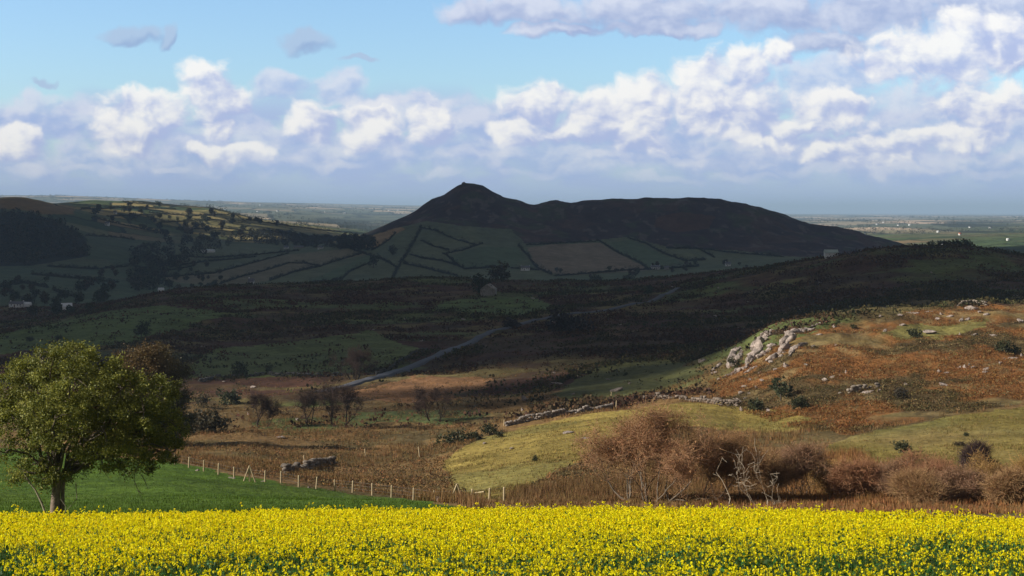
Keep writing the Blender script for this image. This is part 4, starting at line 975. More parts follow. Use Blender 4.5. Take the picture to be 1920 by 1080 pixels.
# repeated trees of the valley and the rolling land: a few of a kind, copied
def valley_trees():
    rng = np.random.default_rng(77)
    protos = []
    def scatter(poly, n, Y0, Y1, hm, label, group, kinds, name='valley_tree'):
        xs = [p[0] for p in poly]; ys = [p[1] for p in poly]; c = 0; tries = 0
        while c < n and tries < n*40:
            tries += 1
            x, y = rng.uniform(min(xs), max(xs)), rng.uniform(min(ys), max(ys))
            if not inpoly(np.array([x]), np.array([y]), poly)[0]: continue
            X, Y, Z = at(x, y, Y0, Y1); sc = rng.uniform(*hm)/10.0
            key = (name, int(rng.integers(0, kinds)))
            src = next((p for k, p in protos if k == key), None)
            if src is None:
                a = DARK if key[1] % 2 == 0 else WARM
                src = tree_proto(name, 10, [10, 8, 13][key[1] % 3], a[0], a[1], np.random.default_rng(300+len(protos)), 40, 12, 1.6, 1.5, True, (X, Y, Z-.4), label, 'tree', group)
                src.scale = (sc,)*3; protos.append((key, src))
            else: dup(src, (X, Y, Z-.4), rng.uniform(0, 6.28), label, group, sc)
            c += 1
    scatter([(160,520),(300,470),(420,500),(400,550),(200,560),(60,545),(0,560),(0,520)], 46, 1300, 2500, (7, 14), 'dark tree in the shaded valley floor left of the hill', 'trees scattered over the shaded valley', 3)
    scatter([(250,462),(310,455),(330,500),(300,540),(260,545),(235,500)], 16, 1400, 2900, (10, 17), 'tall dark tree packed into the wooded valley gully', 'trees of the wooded gully', 3, 'gully_tree')
    scatter([(490,430),(600,438),(690,452),(690,470),(560,462),(480,455)], 18, 2600, 3500, (10, 17), 'tree in the dark belt at the foot of the pointed hill', 'trees belt left of the pointed hill', 3, 'belt_tree')
    scatter([(20,560),(200,552),(200,585),(120,590),(0,600)], 26, 900, 1500, (6, 12), 'dark tree around the white farmhouses on the left', 'trees around the left farmhouses', 3, 'farm_tree')
    scatter([(150,385),(300,388),(480,412),(560,430),(470,448),(330,452),(170,420)], 70, 3200, 4500, (10, 20), 'hedgerow tree on the rolling hills at the left', 'trees on the rolling hills', 3, 'hedgerow_tree')
    scatter([(1020,500),(1320,490),(1400,490),(1400,505),(1200,520),(1020,524)], 26, 1350, 2400, (5, 9), 'small tree along the valley road below the tan field', 'trees along the valley road', 2, 'roadside_tree')
    scatter([(300,515),(420,520),(480,538),(360,548)], 14, 1400, 2300, (5, 9), 'small tree between the strip fields in the valley', 'trees between the strip fields', 2, 'field_tree')
valley_trees()

def mass_wood(name, label, pts, hmin, hmax, col, col2, seed, per=70):
    rng = np.random.default_rng(seed); VV = []; CCs = []; Q = []; off = 0
    for (X, Y, Z) in pts:
        h = rng.uniform(hmin, hmax); w = h*rng.uniform(.8, 1.4)
        o = rng.normal(size=(per, 3)); o /= np.linalg.norm(o, axis=1)[:, None]; o *= rng.uniform(.5, 1, (per, 1))**.5
        P = np.array([X, Y, Z+h*.45])+o*np.array([w*.5, w*.5, h*.5])
        V, q = leaves(P, max(.2*w, .9*Y/F)*rng.uniform(.6, 1.3, per), rng, aspect=.8)
        u = rng.uniform(size=(per, 1)); c = ((1-u)*np.array(col)+u*np.array(col2))*rng.uniform(.75, 1.25)
        VV.append(V); Q.append(q+off); off += len(V); CCs.append(np.repeat(c, 4, 0))
    me = build_mesh(name, np.concatenate(VV), Q, MATS['leaf'], np.concatenate(CCs))
    tag(link(name, me), label, 'woods', kind='stuff')
def woods():
    rng = np.random.default_rng(5); pts = []
    while len(pts) < 420:
        x, y = rng.uniform(-100, 165), rng.uniform(398, 498)
        if inpoly(np.array([x]), np.array([y]), POLY['leftwood'])[0]: pts.append(at(x, y, 1900, 3300))
    mass_wood('woodland', 'dark wood covering the shaded slope at the left edge', pts, 7, 19, (.026, .036, .018), (.060, .050, .024), 6)
    pts = []; PB = [(470,432),(540,428),(610,436),(700,452),(700,470),(560,464),(470,456)]
    while len(pts) < 330:
        x, y = rng.uniform(470, 700), rng.uniform(428, 472)
        if inpoly(np.array([x]), np.array([y]), PB)[0]: pts.append(at(x, y, 2500, 3500))
    mass_wood('belt_wood', 'dark belt of woodland between the rolling hills and the pointed hill', pts, 8, 15, (.026, .034, .02), (.05, .046, .024), 16)
    pts = []; PB = [(250,470),(310,452),(400,440),(470,448),(330,500),(290,545),(250,545),(235,500)]
    while len(pts) < 170:
        x, y = rng.uniform(235, 470), rng.uniform(440, 545)
        if inpoly(np.array([x]), np.array([y]), PB)[0]: pts.append(at(x, y, 1400, 3400))
    mass_wood('gully_wood', 'dark wooded gully running down through the valley', pts, 8, 15, (.026, .034, .019), (.052, .046, .022), 18)
    pts = []
    for _ in range(60000):
        Y = math.exp(rng.uniform(math.log(4300), math.log(17000))); u = rng.uniform(-.42, .42)
        xp = 960+F*u
        if len(pts) > 2600: break
        f = float(fbm(np.array([u*Y/260]), np.array([Y/900]), 3, 8)[0])
        if f > .555 or (f > .48 and rng.uniform() < .12): pts.append((u*Y, Y, float(H(np.array([u*Y]), np.array([Y]))[0])))
    mass_wood('far_woods', 'hazy copses and hedgerow trees across the distant plain', pts, 8, 15, (.030, .038, .022), (.045, .048, .026), 9, per=26)
woods()

def hedges():
    rng = np.random.default_rng(15)
    GA = 'hedges of the fields under the pointed summit'; LA = 'dark hedge between the small fields under the pointed summit'
    GB = 'hedges of the strip fields in the valley'; LB_ = 'dark hedge between the long strip fields left of the hill'
    GC_ = 'hedges below the long ridge'; LC = 'dark hedge between the fields below the long ridge'
    GD = 'hedges of the valley at the left'; LD = 'dark hedge crossing the shaded valley at the left'
    HL = [(GA, LA, [(790,428),(777,452),(764,475),(754,490),(740,514)], 1.9), (GA, LA, [(787,427),(817,434),(855,450),(892,460)], 1), (GA, LA, [(790,452),(812,462),(842,470)], 1), (GA, LA, [(768,477),(792,485),(830,490),(867,502)], 1.1),
          (GA, LA, [(757,495),(792,502),(830,512),(858,518)], 1.3), (GA, LA, [(652,465),(680,475),(717,487),(745,502)], 1.4), (GA, LA, [(697,470),(712,462),(730,450),(742,437)], .9), (GA, LA, [(830,477),(867,470),(905,457)], 1.1), (GA, LA, [(835,477),(855,495),(870,505),(955,501)], 1.3), (GA, LA, [(742,512),(735,526)], 1.8),
          (GB, LB_, [(480,492),(542,475)], 1), (GB, LB_, [(480,512),(517,502),(542,493),(580,495),(600,501)], 1.3), (GB, LB_, [(505,527),(550,511),(600,500),(630,490),(678,476)], 1.4), (GB, LB_, [(640,525),(655,510),(700,490)], 1.1), (GB, LB_, [(295,521),(400,513),(480,492)], 1.1), (GB, LB_, [(318,502),(375,492),(480,482)], 1.1), (GB, LB_, [(325,480),(400,484),(480,478),(560,470)], 1.1), (GB, LB_, [(412,533),(450,520),(482,512)], 1.3), (GB, LB_, [(300,510),(360,500)], .9), (GB, LB_, [(560,536),(640,524)], 1.2),
          (GC_, LC, [(972,462),(990,480),(1000,495),(1010,505),(1035,516)], 1.5), (GC_, LC, [(987,460),(1060,456),(1125,453)], 1.1), (GC_, LC, [(1125,453),(1160,475),(1197,492),(1217,506)], 1.3), (GC_, LC, [(1177,447),(1210,457),(1247,477),(1285,490),(1322,488)], 1.6), (GC_, LC, [(1250,466),(1310,467),(1340,484)], 1.2), (GC_, LC, [(1310,467),(1380,475)], 1.1), (GC_, LC, [(1040,518),(1135,511),(1172,507),(1217,506),(1310,500)], 1.2), (GC_, LC, [(958,503),(1010,507)], 1.0), (GC_, LC, [(1380,475),(1470,482)], 1.0),
          (GD, LD, [(160,442),(225,446),(252,450)], 1.4), (GD, LD, [(-20,542),(45,531),(90,540)], 1.3), (GD, LD, [(90,500),(180,505),(240,500)], 1.5), (GD, LD, [(60,515),(140,522),(220,530)], 1.5), (GD, LD, [(100,545),(150,560)], 1.2)]
    GE = 'hedges of the rolling hills'; LE = 'dark hedge dividing the sunlit fields on the rolling hills'
    HL += [(GE, LE, pl, 1.5) for pl in ([(150,393),(250,389),(330,393)], [(200,406),(300,403)], [(280,399),(360,405),(440,402)], [(300,418),(400,412),(470,420)], [(330,431),(420,428),(500,438)], [(180,420),(260,428),(300,440)], [(400,392),(470,408)], [(460,412),(540,424)], [(230,379),(300,385)], [(360,405),(350,420)], [(440,402),(460,416)], [(540,424),(640,436)])]
    for i, (g, lb, pl, k) in enumerate(HL):
        a = np.array(pl, float); d = np.r_[0, np.cumsum(np.linalg.norm(np.diff(a, axis=0), axis=1))]
        q = np.arange(0, d[-1], .35); xs = np.interp(q, d, a[:, 0])+rng.normal(0, .5, len(q)); ys = np.interp(q, d, a[:, 1])+rng.normal(0, .25, len(q))
        pts = at_many(xs, ys, 1350, 3150) if g != GE else at_many(xs, ys, 3250, 5600)
        jump = np.abs(pts[:, 1]-np.median(pts[:, 1])) < 700; pts = pts[jump]
        per = 18; big = (rng.uniform(size=int(jump.sum())) < .05); big = big | np.roll(big, 1); hh = (.9+5.2*np.maximum(fbm(q[jump]/3.2, q[jump]*0+i*7.1, 3, 4)-.32, 0)**1.2*2)*k*.85
        hh = np.where(big, hh*1.2+rng.uniform(2.5, 6, len(hh)), hh); bw = np.repeat(np.where(big, 2.2, 1.0), per)[:, None]
        P = np.repeat(pts, per, 0); H_ = np.repeat(hh, per)
        P = P+rng.normal(0, 1, P.shape)*np.array([.7, .8, 0])*k*bw; P[:, 2] += rng.uniform(0, 1, len(P))*H_
        V, Q = leaves(P-pts.mean(0), rng.uniform(.7, 1.5, len(P)), rng, aspect=.8)
        u = rng.uniform(size=(len(P), 1)); C = np.repeat((1-u)*np.array([.026, .034, .02])+u*np.array([.048, .048, .026]), 4, 0)
        o = link('hedge', build_mesh('hedge', V, [Q], MATS['leaf'], C), loc=tuple(pts.mean(0)))
        tag(o, lb, 'hedge', g)
hedges()

# ------------------------------------------------------------------ rocks and walls
MATS['rock'] = mat_flat('rock', (.37, .30, .26), .95, .1, 1.3, .42, 1.35, bump=(1., .5))
MATS['drystone'] = mat_attr('drystone', .95, noise=[(3., .7, 1.25)], spec=.1, bump=(5., .6, .08))
def rock_mesh(seed, flat=.7, sub=3, tall=1.0):
    V, T = ICO3 if sub == 3 else ICO2; rng = np.random.default_rng(seed); P = V.copy()
    P *= (1+.7*(vn3(V, 1.9, seed)-.5)+.3*(vn3(V, 4.5, seed+2)-.5))[:, None]
    for _ in range(16):
        d = rng.normal(size=3); d[2] *= .8; d /= np.linalg.norm(d); k = rng.uniform(.30, .62)
        e = np.maximum(P@d-k, 0); P = P-np.outer(e*.95, d)
    P += .09*(np.stack([vn3(V, 6., seed+i) for i in (3, 4, 5)], 1)-.5)*2
    P /= np.abs(P).max(0)
    P *= np.array([1, .85, flat*tall])
    return P, T
def rocks():
    protos = []
    for i in range(6):
        P, T = rock_mesh(500+i, [.65, .8, .5, .9, .45, .7][i], 2); protos.append(build_mesh('boulder', P, [T], MATS['rock']))
    rng = np.random.default_rng(8)
    GS = 'small pale stones dotting the bracken hillside'; LS = 'small pale stone showing among the bracken of the sunny hillside'
    def put(x, y, w, hh, label, group=None, i=0, Y0=100, Y1=430):
        X, Y, Z = at(x, y, Y0, Y1); o = link('boulder', protos[i % 6], loc=(X, Y, Z+.12*hh*Y/F), rz=rng.uniform(-.5, .5))
        s = w*Y/F/2*1.15; o.scale = (s, s*rng.uniform(.7, 1), hh*Y/F/1.3); o.rotation_euler[1] = rng.uniform(-.2, .2); tag(o, label, 'boulder', group)
    named = [(1747,624,28,9,'broad flat boulder on the green hilltop'), (1825,580,42,11,'long pale boulder capping the skyline of the bracken hill'), (1782,594,13,10,'square pale boulder left of the one capping the skyline'), (1815,600,9,7,'small white stone below the skyline boulder'), (1651,594,7,10,'upright pale stone on the left part of the hill brow'),
             (1712,587,24,4,'low flat slab along the middle of the hill brow'), (1915,604,14,10,'pale boulder at the right edge of the hilltop'), (1474,688,17,13,'pale boulder under the outcrop, left end of the bracken'), (1547,714,12,15,'pale boulder at the left end of a line of stones across the bracken'),
             (1595,735,8,13,'thin upright white stone low on the bracken hill'), (1576,738,12,7,'pale stone left of the thin upright one'), (1630,736,30,10,'cluster topped broad stone low on the bracken hill'), (1772,724,20,9,'tilted pale boulder above the right hand grass'), (1812,690,20,9,'white boulder with a pointed neighbour on the right bracken'),
             (1817,686,5,14,'pointed white stone standing on the right bracken'), (1850,694,12,8,'pale boulder between the pointed stone and the right edge'), (1877,682,10,10,'bright stone beside the dark gorse on the right'), (1902,673,24,9,'long pale boulder near the right edge of the bracken'), (1442,772,10,10,'pale stone at the lower left foot of the bracken hill'),
             (1391,770,11,12,'bright white stone at the right end of the field wall'), (1170,754,14,12,'grey boulder built into the middle of the field wall'), (1157,733,24,9,'dark flat boulder above the field wall'), (1066,812,26,8,'flat grey boulder on the olive slope, largest there'), (1100,822,20,6,'second flat boulder low on the olive slope'), (985,752,12,18,'upright grey boulder at the dark end of the wall'), (980,770,9,9,'white stone at the top of the gorse clumps'), (1047,720,26,8,'flat grey boulder in the shaded ground above the wall'), (1317,678,14,9,'grey boulder left of the rocky outcrop'),
             (909,832,10,7,'pale stone below the gorse on the olive slope'), (1905,555,12,6,'pale boulder on the dark shaded hill at the right edge')]
    for i, (x, y, w, h, lb) in enumerate(named): put(x, y, w, h, lb, None, i, 100, 430 if y > 560 else 900)
    for i, (x, y) in enumerate([(1515,618),(1565,614),(1827,628),(1803,602),(1838,586),(1850,590),(1760,600),(1800,628),(1863,630),(1525,650),(1570,648),(1465,668),(1512,686),(1587,700),(1575,704),(1560,709),(1462,725),(1650,733),(1700,722),(1762,698),(1775,700),(1800,692),(1826,690),(1848,698),(1885,676),(1916,668),(1692,610),(1660,622),(1455,694),(1440,703),(1430,715),(1418,728),(1405,738),(1398,748),(1388,755),(1425,700),(1447,680),(1480,640),(1536,628),(1340,700),(1350,712),(1720,588),(1690,592),(1765,590)]):
        put(x, y, rng.uniform(6, 14), rng.uniform(5, 10), LS, GS, i)
    GM = 'stones on the shaded moor'; LM = 'grey stone lying in the shaded moor'
    for i in range(40):
        x, y = rng.uniform(1120, 1900), rng.uniform(500, 700)
        if y > 700-(x-1120)*.16: continue
        put(x, y, rng.uniform(5, 10), rng.uniform(3, 7), LM, GM, i, 320, 1200)
    for i, (x, y, w, h, lb) in enumerate([(477,727,14,7,'pinkish stone below the dark green field at the hollow edge'), (466,778,6,8,'small white stone among bare trees in the hollow, left one'), (617,776,5,6,'tiny white stone behind the leaning bare tree'), (557,788,6,7,'tiny white stone right of the first bare tree'), (527,822,22,9,'pale flat stone at the foot of the bare trees'), (371,883,9,9,'pinkish white stone by the fence on the left'), (437,897,18,4,'long white slab lying under the fence'), (579,915,7,6,'white stone beside a fence post'), (492,903,12,4,'flat white stone beside the left tripod strut'), (820,940,11,16,'rusty white stone upright beside the right fence post'), (960,842,10,8,'pale stone low on the left of the olive slope')]):
        put(x, y, w, h, lb, None, i, 60, 420)
    for i, (x, y) in enumerate([(1000,560),(1035,603),(965,605),(790,640),(770,668),(700,618),(650,612),(480,700),(420,716),(380,650),(1090,668),(1120,652),(1040,700),(1085,705),(1140,712),(1180,720),(1010,720),(1075,740),(870,600),(760,600),(590,605)]):
        put(x, y, rng.uniform(5, 10), rng.uniform(3, 6), LM, GM, i, 300, 1100)
    # bedrock outcrops: one body of rock each, ribs and blocks fused along the bedding
    def outcrop(ribs, label, seed):
        """ribs: (x0,y0,x1,y1,thickness px, blocks)"""
        rng = np.random.default_rng(seed); Q = []; off = 0; VV = []; base = None; k = 0
        for (x0, y0, x1, y1, th, n) in ribs:
            A_ = np.array(at(x0, y0+th*.25, 180, 420)); B_ = np.array(at(x1, y1+th*.25, 180, 420))
            if abs(A_[1]-B_[1]) > 45: B_[1] = A_[1]+45; B_[0] = pX(x1, B_[1])
            # the bed the blocks sit in
            if base is None: base = A_.copy()
            P, T = rock_mesh(seed*50+40+k, .8, 3); dv = B_-A_; L_ = np.linalg.norm(dv); ev = dv/L_; sv = np.cross(ev, [0, 0, 1.]); sv /= np.linalg.norm(sv); uv = np.cross(sv, ev)
            VV.append((P[:, :1]*L_*.62*ev+P[:, 1:2]*th*.5*A_[1]/F*sv+P[:, 2:3]*th*.42*A_[1]/F*uv)+(A_+B_)/2+np.array([0, 0, -.05*th*A_[1]/F])-base); Q.append(T+off); off += len(P)
            for i in range(n):
                f = (i+.5)/n; x = x0+(x1-x0)*f+rng.normal(0, th*.12); y = y0+(y1-y0)*f+rng.normal(0, th*.10)
                Y = A_[1]+(B_[1]-A_[1])*f; X = pX(x, Y); Z = float(H(X, Y))
                if base is None: base = np.array([X, Y, Z])
                P, T = rock_mesh(seed*50+k, .8, 3); k += 1
                w = max(th*rng.uniform(.9, 1.3), math.hypot(x1-x0, y1-y0)/n*1.5)*Y/F*.5; hz = th*rng.uniform(.8, 1.3)*Y/F*.5
                P = P*np.array([w, w*.8, hz]); a = rng.uniform(-.7, .7); tl = math.atan2(-(y1-y0), abs(x1-x0)+4)*.6+rng.normal(0, .2)
                P = np.stack([P[:, 0]*math.cos(tl)-P[:, 2]*math.sin(tl), P[:, 1], P[:, 0]*math.sin(tl)+P[:, 2]*math.cos(tl)], 1)
                P = np.stack([P[:, 0]*math.cos(a)-P[:, 1]*math.sin(a), P[:, 0]*math.sin(a)+P[:, 1]*math.cos(a), P[:, 2]], 1)
                VV.append(P+np.array([X, Y, Z+.1*hz])-base); Q.append(T+off); off += len(P)
        o = link('rock_outcrop', build_mesh('rock_outcrop', np.concatenate(VV), Q, MATS['rock']), loc=tuple(base)); tag(o, label, 'rock')
    outcrop([(1404,676,1440,624,32,6),(1416,656,1452,618,27,5),(1424,668,1450,644,20,4)], 'tall craggy outcrop on the left shoulder of the bracken hill', 61)
    outcrop([(1448,672,1515,614,29,8),(1462,650,1508,612,24,6),(1478,662,1512,638,17,4)], 'sloping pink grey rock slab, largest on the bracken hill', 62)
    outcrop([(1366,692,1380,646,25,4),(1376,690,1390,654,18,4)], 'grey rock tower at the shaded left end of the crags', 63)
    outcrop([(1334,694,1354,678,11,3)], 'leaning grey slab left of the rock tower', 64)
    outcrop([(1360,704,1405,684,15,6),(1398,698,1420,684,9,4)], 'low rock ledge under the crags', 65)
    outcrop([(1516,614,1542,605,8,4)], 'small rocky rib on the brow right of the big slab', 66)
    for x, y, w, h, lb in ((1382, 750, 15, 10, 'lowest of the pale rocks tumbling below the crag ledge'), (1390, 738, 13, 11, 'second lowest rock of the tumble below the crag ledge'), (1397, 726, 16, 11, 'wide rock in the middle of the tumble below the crag ledge'), (1408, 714, 14, 11, 'top rock of the tumble below the crag ledge')):
        put(x, y, w, h, lb, None, int(x), 150, 420)
rocks()
def walls():
    def wall(pl, Y0, Y1, hgt, label, col, seed, keep=1.0):
        rng = np.random.default_rng(seed); a = np.array(pl, float); w = np.array([at(x, y, Y0, Y1) for x, y in a])
        d = np.r_[0, np.cumsum(np.linalg.norm(np.diff(w[:, :2], axis=0), axis=1))]
        VV, Q, Cc, off = [], [], [], 0; V0, T0 = ICO2; base = w.mean(0)
        q = 0
        while q < d[-1]:
            X = np.interp(q, d, w[:, 0]); Y = np.interp(q, d, w[:, 1])
            n = 1+int(hgt/.38*np.clip(.4+1.1*float(vnoise(q/4, 0*q, seed)), .3, 1.1))
            for k in range(n):
                if rng.uniform() > keep: continue
                P = V0*(1+.5*(vn3(V0, 1.6, int(rng.integers(0, 999)))-.5))[:, None]
                P = np.sign(P)*np.abs(P)**.75*np.array([rng.uniform(.26, .46), rng.uniform(.25, .4), rng.uniform(.17, .27)])
                x_ = X+rng.normal(0, .14); y_ = Y+rng.normal(0, .18)
                VV.append(P+np.array([x_, y_, float(H(x_, y_))+.14+k*.36])-base); Q.append(T0+off); off += len(P)
                Cc.append(np.broadcast_to(np.array(col)*rng.uniform(.6, 1.3), (len(P), 3)))
            q += .5
        tag(link('stone_wall', build_mesh('stone_wall', np.concatenate(VV), Q, MATS['drystone'], np.concatenate(Cc)), loc=tuple(base)), label, 'wall')
    G = (.30, .25, .20)
    wall([(950,799),(985,791),(1020,785),(1060,778),(1100,772),(1150,765)], 150, 320, 1.0, 'ruined dry stone wall climbing along the top of the olive slope', (.25, .21, .18), 1)
    wall([(1195,752),(1215,748),(1240,748),(1290,751),(1320,754),(1350,760),(1385,762)], 150, 320, .75, 'pale dry stone wall running to the foot of the crags', (.19, .15, .12), 2, .8)
    wall([(535,888),(558,884),(580,880),(600,874),(625,870)], 120, 300, .9, 'short dark dry stone wall beyond the fence', (.20, .165, .135), 3)
    wall([(375,717),(395,713),(415,708),(440,708),(470,706),(520,706),(600,706),(640,704)], 300, 600, 1.0, 'long grey dry stone wall along the bottom of the dark green field', (.12, .115, .11), 4, .6)
    wall([(800,655),(770,668),(735,690),(705,703)], 330, 700, 1.0, 'dry stone wall along the upper side of the road', (.09, .085, .08), 5, .5)
    wall([(1590,738),(1625,731),(1650,729)], 150, 330, .7, 'tumbled line of pale stones low on the bracken hill', (.22, .18, .145), 6, .5)
    wall([(1795,574),(1825,570),(1850,573)], 300, 370, .9, 'ruined pale wall on the skyline of the bracken hill', (.22, .18, .145), 7, .5)
walls()

# ------------------------------------------------------------------ road
def road():
    X, Y = RX, RY
    tx = np.gradient(X); ty = np.gradient(Y); l = np.hypot(tx, ty); nx, ny = -ty/l, tx/l
    Zc = H(X, Y)
    for _ in range(6): Zc[1:-1] = np.maximum(Zc[1:-1], (Zc[:-2]+Zc[2:]+2*Zc[1:-1])/4)
    rows = []
    hw = 1.5
    for o in (-hw-.6, -hw, -hw*.4, hw*.4, hw, hw+.6):
        z = np.maximum(Zc, H(X+nx*o, Y+ny*o))+.45 if abs(o) <= hw else H(X+nx*o, Y+ny*o)-.5
        rows.append(np.stack([X+nx*o, Y+ny*o, z], 1))
    V = np.stack(rows, 1); n = len(X); i = np.arange(n*6).reshape(n, 6)
    Q = np.stack([i[:-1, :-1], i[1:, :-1], i[1:, 1:], i[:-1, 1:]], -1).reshape(-1, 4)
    tag(link('road', build_mesh('road', V.reshape(-1, 3), [Q], mat_flat('tarmac', (.060, .060, .072), .8, .3, .4, .8, 1.2))), 'narrow grey road crossing the shaded moor', 'road', kind='structure')
road()

# ------------------------------------------------------------------ buildings
MATS['whitewash'] = mat_flat('whitewash', (.80, .79, .75), .8, .2, .6, .92, 1.05)
MATS['stonewall'] = mat_flat('stone_gable', (.33, .30, .26), .95, .1, .9, .6, 1.2)
MATS['slate'] = mat_flat('slate', (.14, .14, .16), .7, .3, .8, .8, 1.2)
MATS['tin_white'] = mat_flat('tin_white', (.75, .77, .78), .5, .4, .5, .9, 1.03)
MATS['tin_green'] = mat_flat('tin_green', (.42, .50, .45), .6, .3, .5, .9, 1.05)
MATS['tin_red'] = mat_flat('tin_red', (.42, .12, .06), .7, .2, .5, .85, 1.1)
MATS['glass_dark'] = mat_flat('window_dark', (.03, .035, .04), .2, .5)
MATS['door_paint'] = mat_flat('door_paint', (.12, .05, .03), .5, .4)
def house(name, loc, w, d, e, r, rz, label, cat, wall='whitewash', roof='slate', detail=True, chim=1, group=None):
    t = thing(name, loc, label, cat, group, rz)
    x, y = w/2, d/2
    V = np.array([(-x,-y,-2),(x,-y,-2),(x,y,-2),(-x,y,-2),(-x,-y,e),(x,-y,e),(x,y,e),(-x,y,e),(-x,0,e+r),(x,0,e+r)], float)
    link('wall', build_mesh('wall', V, [[(0,1,5,4),(2,3,7,6)], [(1,2,6),(1,6,5),(5,6,9),(3,0,4),(3,4,7),(7,4,8)]], MATS[wall]), t)
    k = .25; s = r/y; ex = .3; th = .18
    a = []
    for sg in (-1, 1):
        yo = sg*(y+k); zo = e-k*s
        P = [(-x-ex, yo, zo+.03), (x+ex, yo, zo+.03), (x+ex, 0, e+r+.03), (-x-ex, 0, e+r+.03)]
        V = np.array(P+[(p[0], p[1], p[2]+th) for p in P])
        a.append((V, np.array([(0,1,2,3),(4,5,6,7),(0,1,5,4),(1,2,6,5),(2,3,7,6),(3,0,4,7)])))
    V, Q = merge(a); rf = link('roof', build_mesh('roof', V, Q, MATS[roof]), t)
    if chim:
        for cx in ([-x+.5] if chim == 1 else [-x+.5, x-.5]):
            V, Q = boxV(cx-.4, cx+.4, -.35, .35, e+r-.5, e+r+1.0); link('chimney', build_mesh('chimney', V, [Q], MATS[wall]), rf)
    if detail:
        for wx in (-w*.32, w*.32, w*.12):
            V, Q = boxV(wx-.5, wx+.5, -y-.03, -y+.05, e*.42, e*.82); link('window', build_mesh('window', V, [Q], MATS['glass_dark']), t)
        V, Q = boxV(-w*.1-.5, -w*.1+.5, -y-.04, -y+.05, -.3, e*.75); link('door', build_mesh('door', V, [Q], MATS['door_paint']), t)
    return t
def buildings():
    def P(x, y, wpx, label, Y0, Y1, cat='house', Yd=None, e=2.8, r=1.9, rz=0., dep=.55, up=.6, **kw):
        X, Y, Z = at_depth(x, Yd) if Yd else at(x, y, Y0, Y1); w = wpx*Y/F
        house({'house': 'farmhouse', 'barn': 'barn', 'shed': 'shed'}[cat], (X, Y, Z+up), w, max(w*dep, 4.5), e, r, rz, label, cat, **kw)
    # the gable of the little stone barn faces the viewer
    X, Y, Z = at_depth(916, 930); w = 30*Y/F
    house('stone_barn', (X, Y, Z+.4), 11, w*.82, 4.2, 3.2, math.radians(78), 'grey stone barn with its gable to the viewer beside a dark tree', 'barn', wall='stonewall', roof='stonewall', detail=False, chim=0)
    P(32, 576, 26, 'long white farmhouse on the left edge of the dark valley', 1000, 1500, chim=2)
    P(52, 577, 12, 'small white outbuilding attached at the right of the long farmhouse', 1000, 1500, 'shed', roof='tin_white', detail=False, chim=0)
    P(125, 582, 19, 'white roofed shed right of the long farmhouse', 1000, 1500, 'shed', roof='tin_white', rz=.35, detail=False, chim=0, r=2.6)
    P(471, 541, 10, 'small white cottage at the edge of the moor', 1200, 1600, e=3.2, r=2.6)
    P(302, 548, 10, 'pale low shed at the edge of the moor below the gully', 1200, 1700, 'shed', roof='tin_white', detail=False, chim=0)
    P(537, 465, 9, 'bright white cottage under the belt of trees', 2000, 3000, e=3.5, r=2.5)
    P(560, 465, 18, 'grey farm buildings right of the bright white cottage', 2000, 3000, 'barn', wall='stonewall', detail=False, chim=0)
    P(601, 467, 10, 'grey white house under the belt of trees near the hill foot', 2000, 3000)
    P(390, 473, 24, 'long low white shed in the valley', 2000, 3000, 'shed', roof='tin_white', e=3, r=1.6, detail=False, chim=0)
    P(201, 423, 8, 'bright white house among trees on the left slope', 2500, 3600, e=5, r=3)
    P(216, 401, 6, 'tiny pale house high on the left slope', 3200, 4300, e=4.5, r=3)
    P(985, 507, 17, 'whitewashed farmhouse with slate roof at the corner of the tan field', 1800, 2700, e=4, r=3, chim=2)
    P(1229, 505, 17, 'pale farmhouse in the valley below the long ridge', 1350, 2700, e=3.4, r=2.6, chim=2)
    P(1250, 505, 9, 'small pale shed right of the valley farmhouse', 1350, 2700, 'shed', wall='stonewall', detail=False, chim=0)
    P(1365, 499, 10, 'bright white cottage at the edge of the dark hill', 1350, 2700, e=3.6, r=2.6)
    P(1558, 487, 24, 'shed with a pale green roof on the shoulder of the shaded hill', 0, 0, 'shed', Yd=835, roof='tin_green', e=2.2, r=1.6, detail=False, chim=0)
    far = [(489,385,6,'white house far off at the left of a pair near the horizon'),(502,386,5,'white house far off at the right of a pair near the horizon'),(484,397,7,'bright white house on the plain beyond the lit hills'),(521,396,6,'small white house on the plain right of the lit hills'),(610,398,4,'tiny pale house in the middle of the left plain'),(646,400,6,'pale house on the left plain towards the hill'),(640,389,4,'tiny house on the left horizon'),(730,395,7,'long pale house on the plain beside the pointed hill'),(747,395,5,'white house on the plain nearest the pointed hill'),
           (1645,421,9,'pale house at the left of the row on the right plain'),(1657,418,6,'white house set above the row on the right plain'),(1685,423,9,'white house in the middle of the row on the right plain'),(1706,423,9,'brightest white house at the end of the row on the right plain'),(1819,427,8,'white house above the stubble on the right plain'),(1857,428,9,'pale house farther along the right plain'),(1716,461,6,'pale house at the end of the long ridge')]
    for x, y, w, lb in far: P(x, y, w*(.8 if x < 1000 else .6), lb, 3500, 22000, e=3.2, r=2.0, chim=0, detail=False, roof='tin_white' if x in (646, 1657, 1706, 489) else 'slate', dep=.5)
    P(1759, 436, 5, 'white house above stubble fields on the right plain', 3500, 20000, e=3.2, r=2.2, chim=0, detail=False, roof='tin_white')
    P(1800, 441, 5, 'red roofed barn on the right plain', 3500, 20000, 'barn', e=3.5, r=3, chim=0, detail=False, roof='tin_red')
    P(1770, 461, 16, 'long white roofed shed behind the crest of the shaded hill', 3500, 20000, 'shed', e=3, r=2, chim=0, detail=False, roof='tin_white')
    P(1890, 451, 6, 'white shed beside the pale fields on the right plain', 3500, 20000, 'shed', e=3, r=2, chim=0, detail=False, roof='tin_white')
buildings()
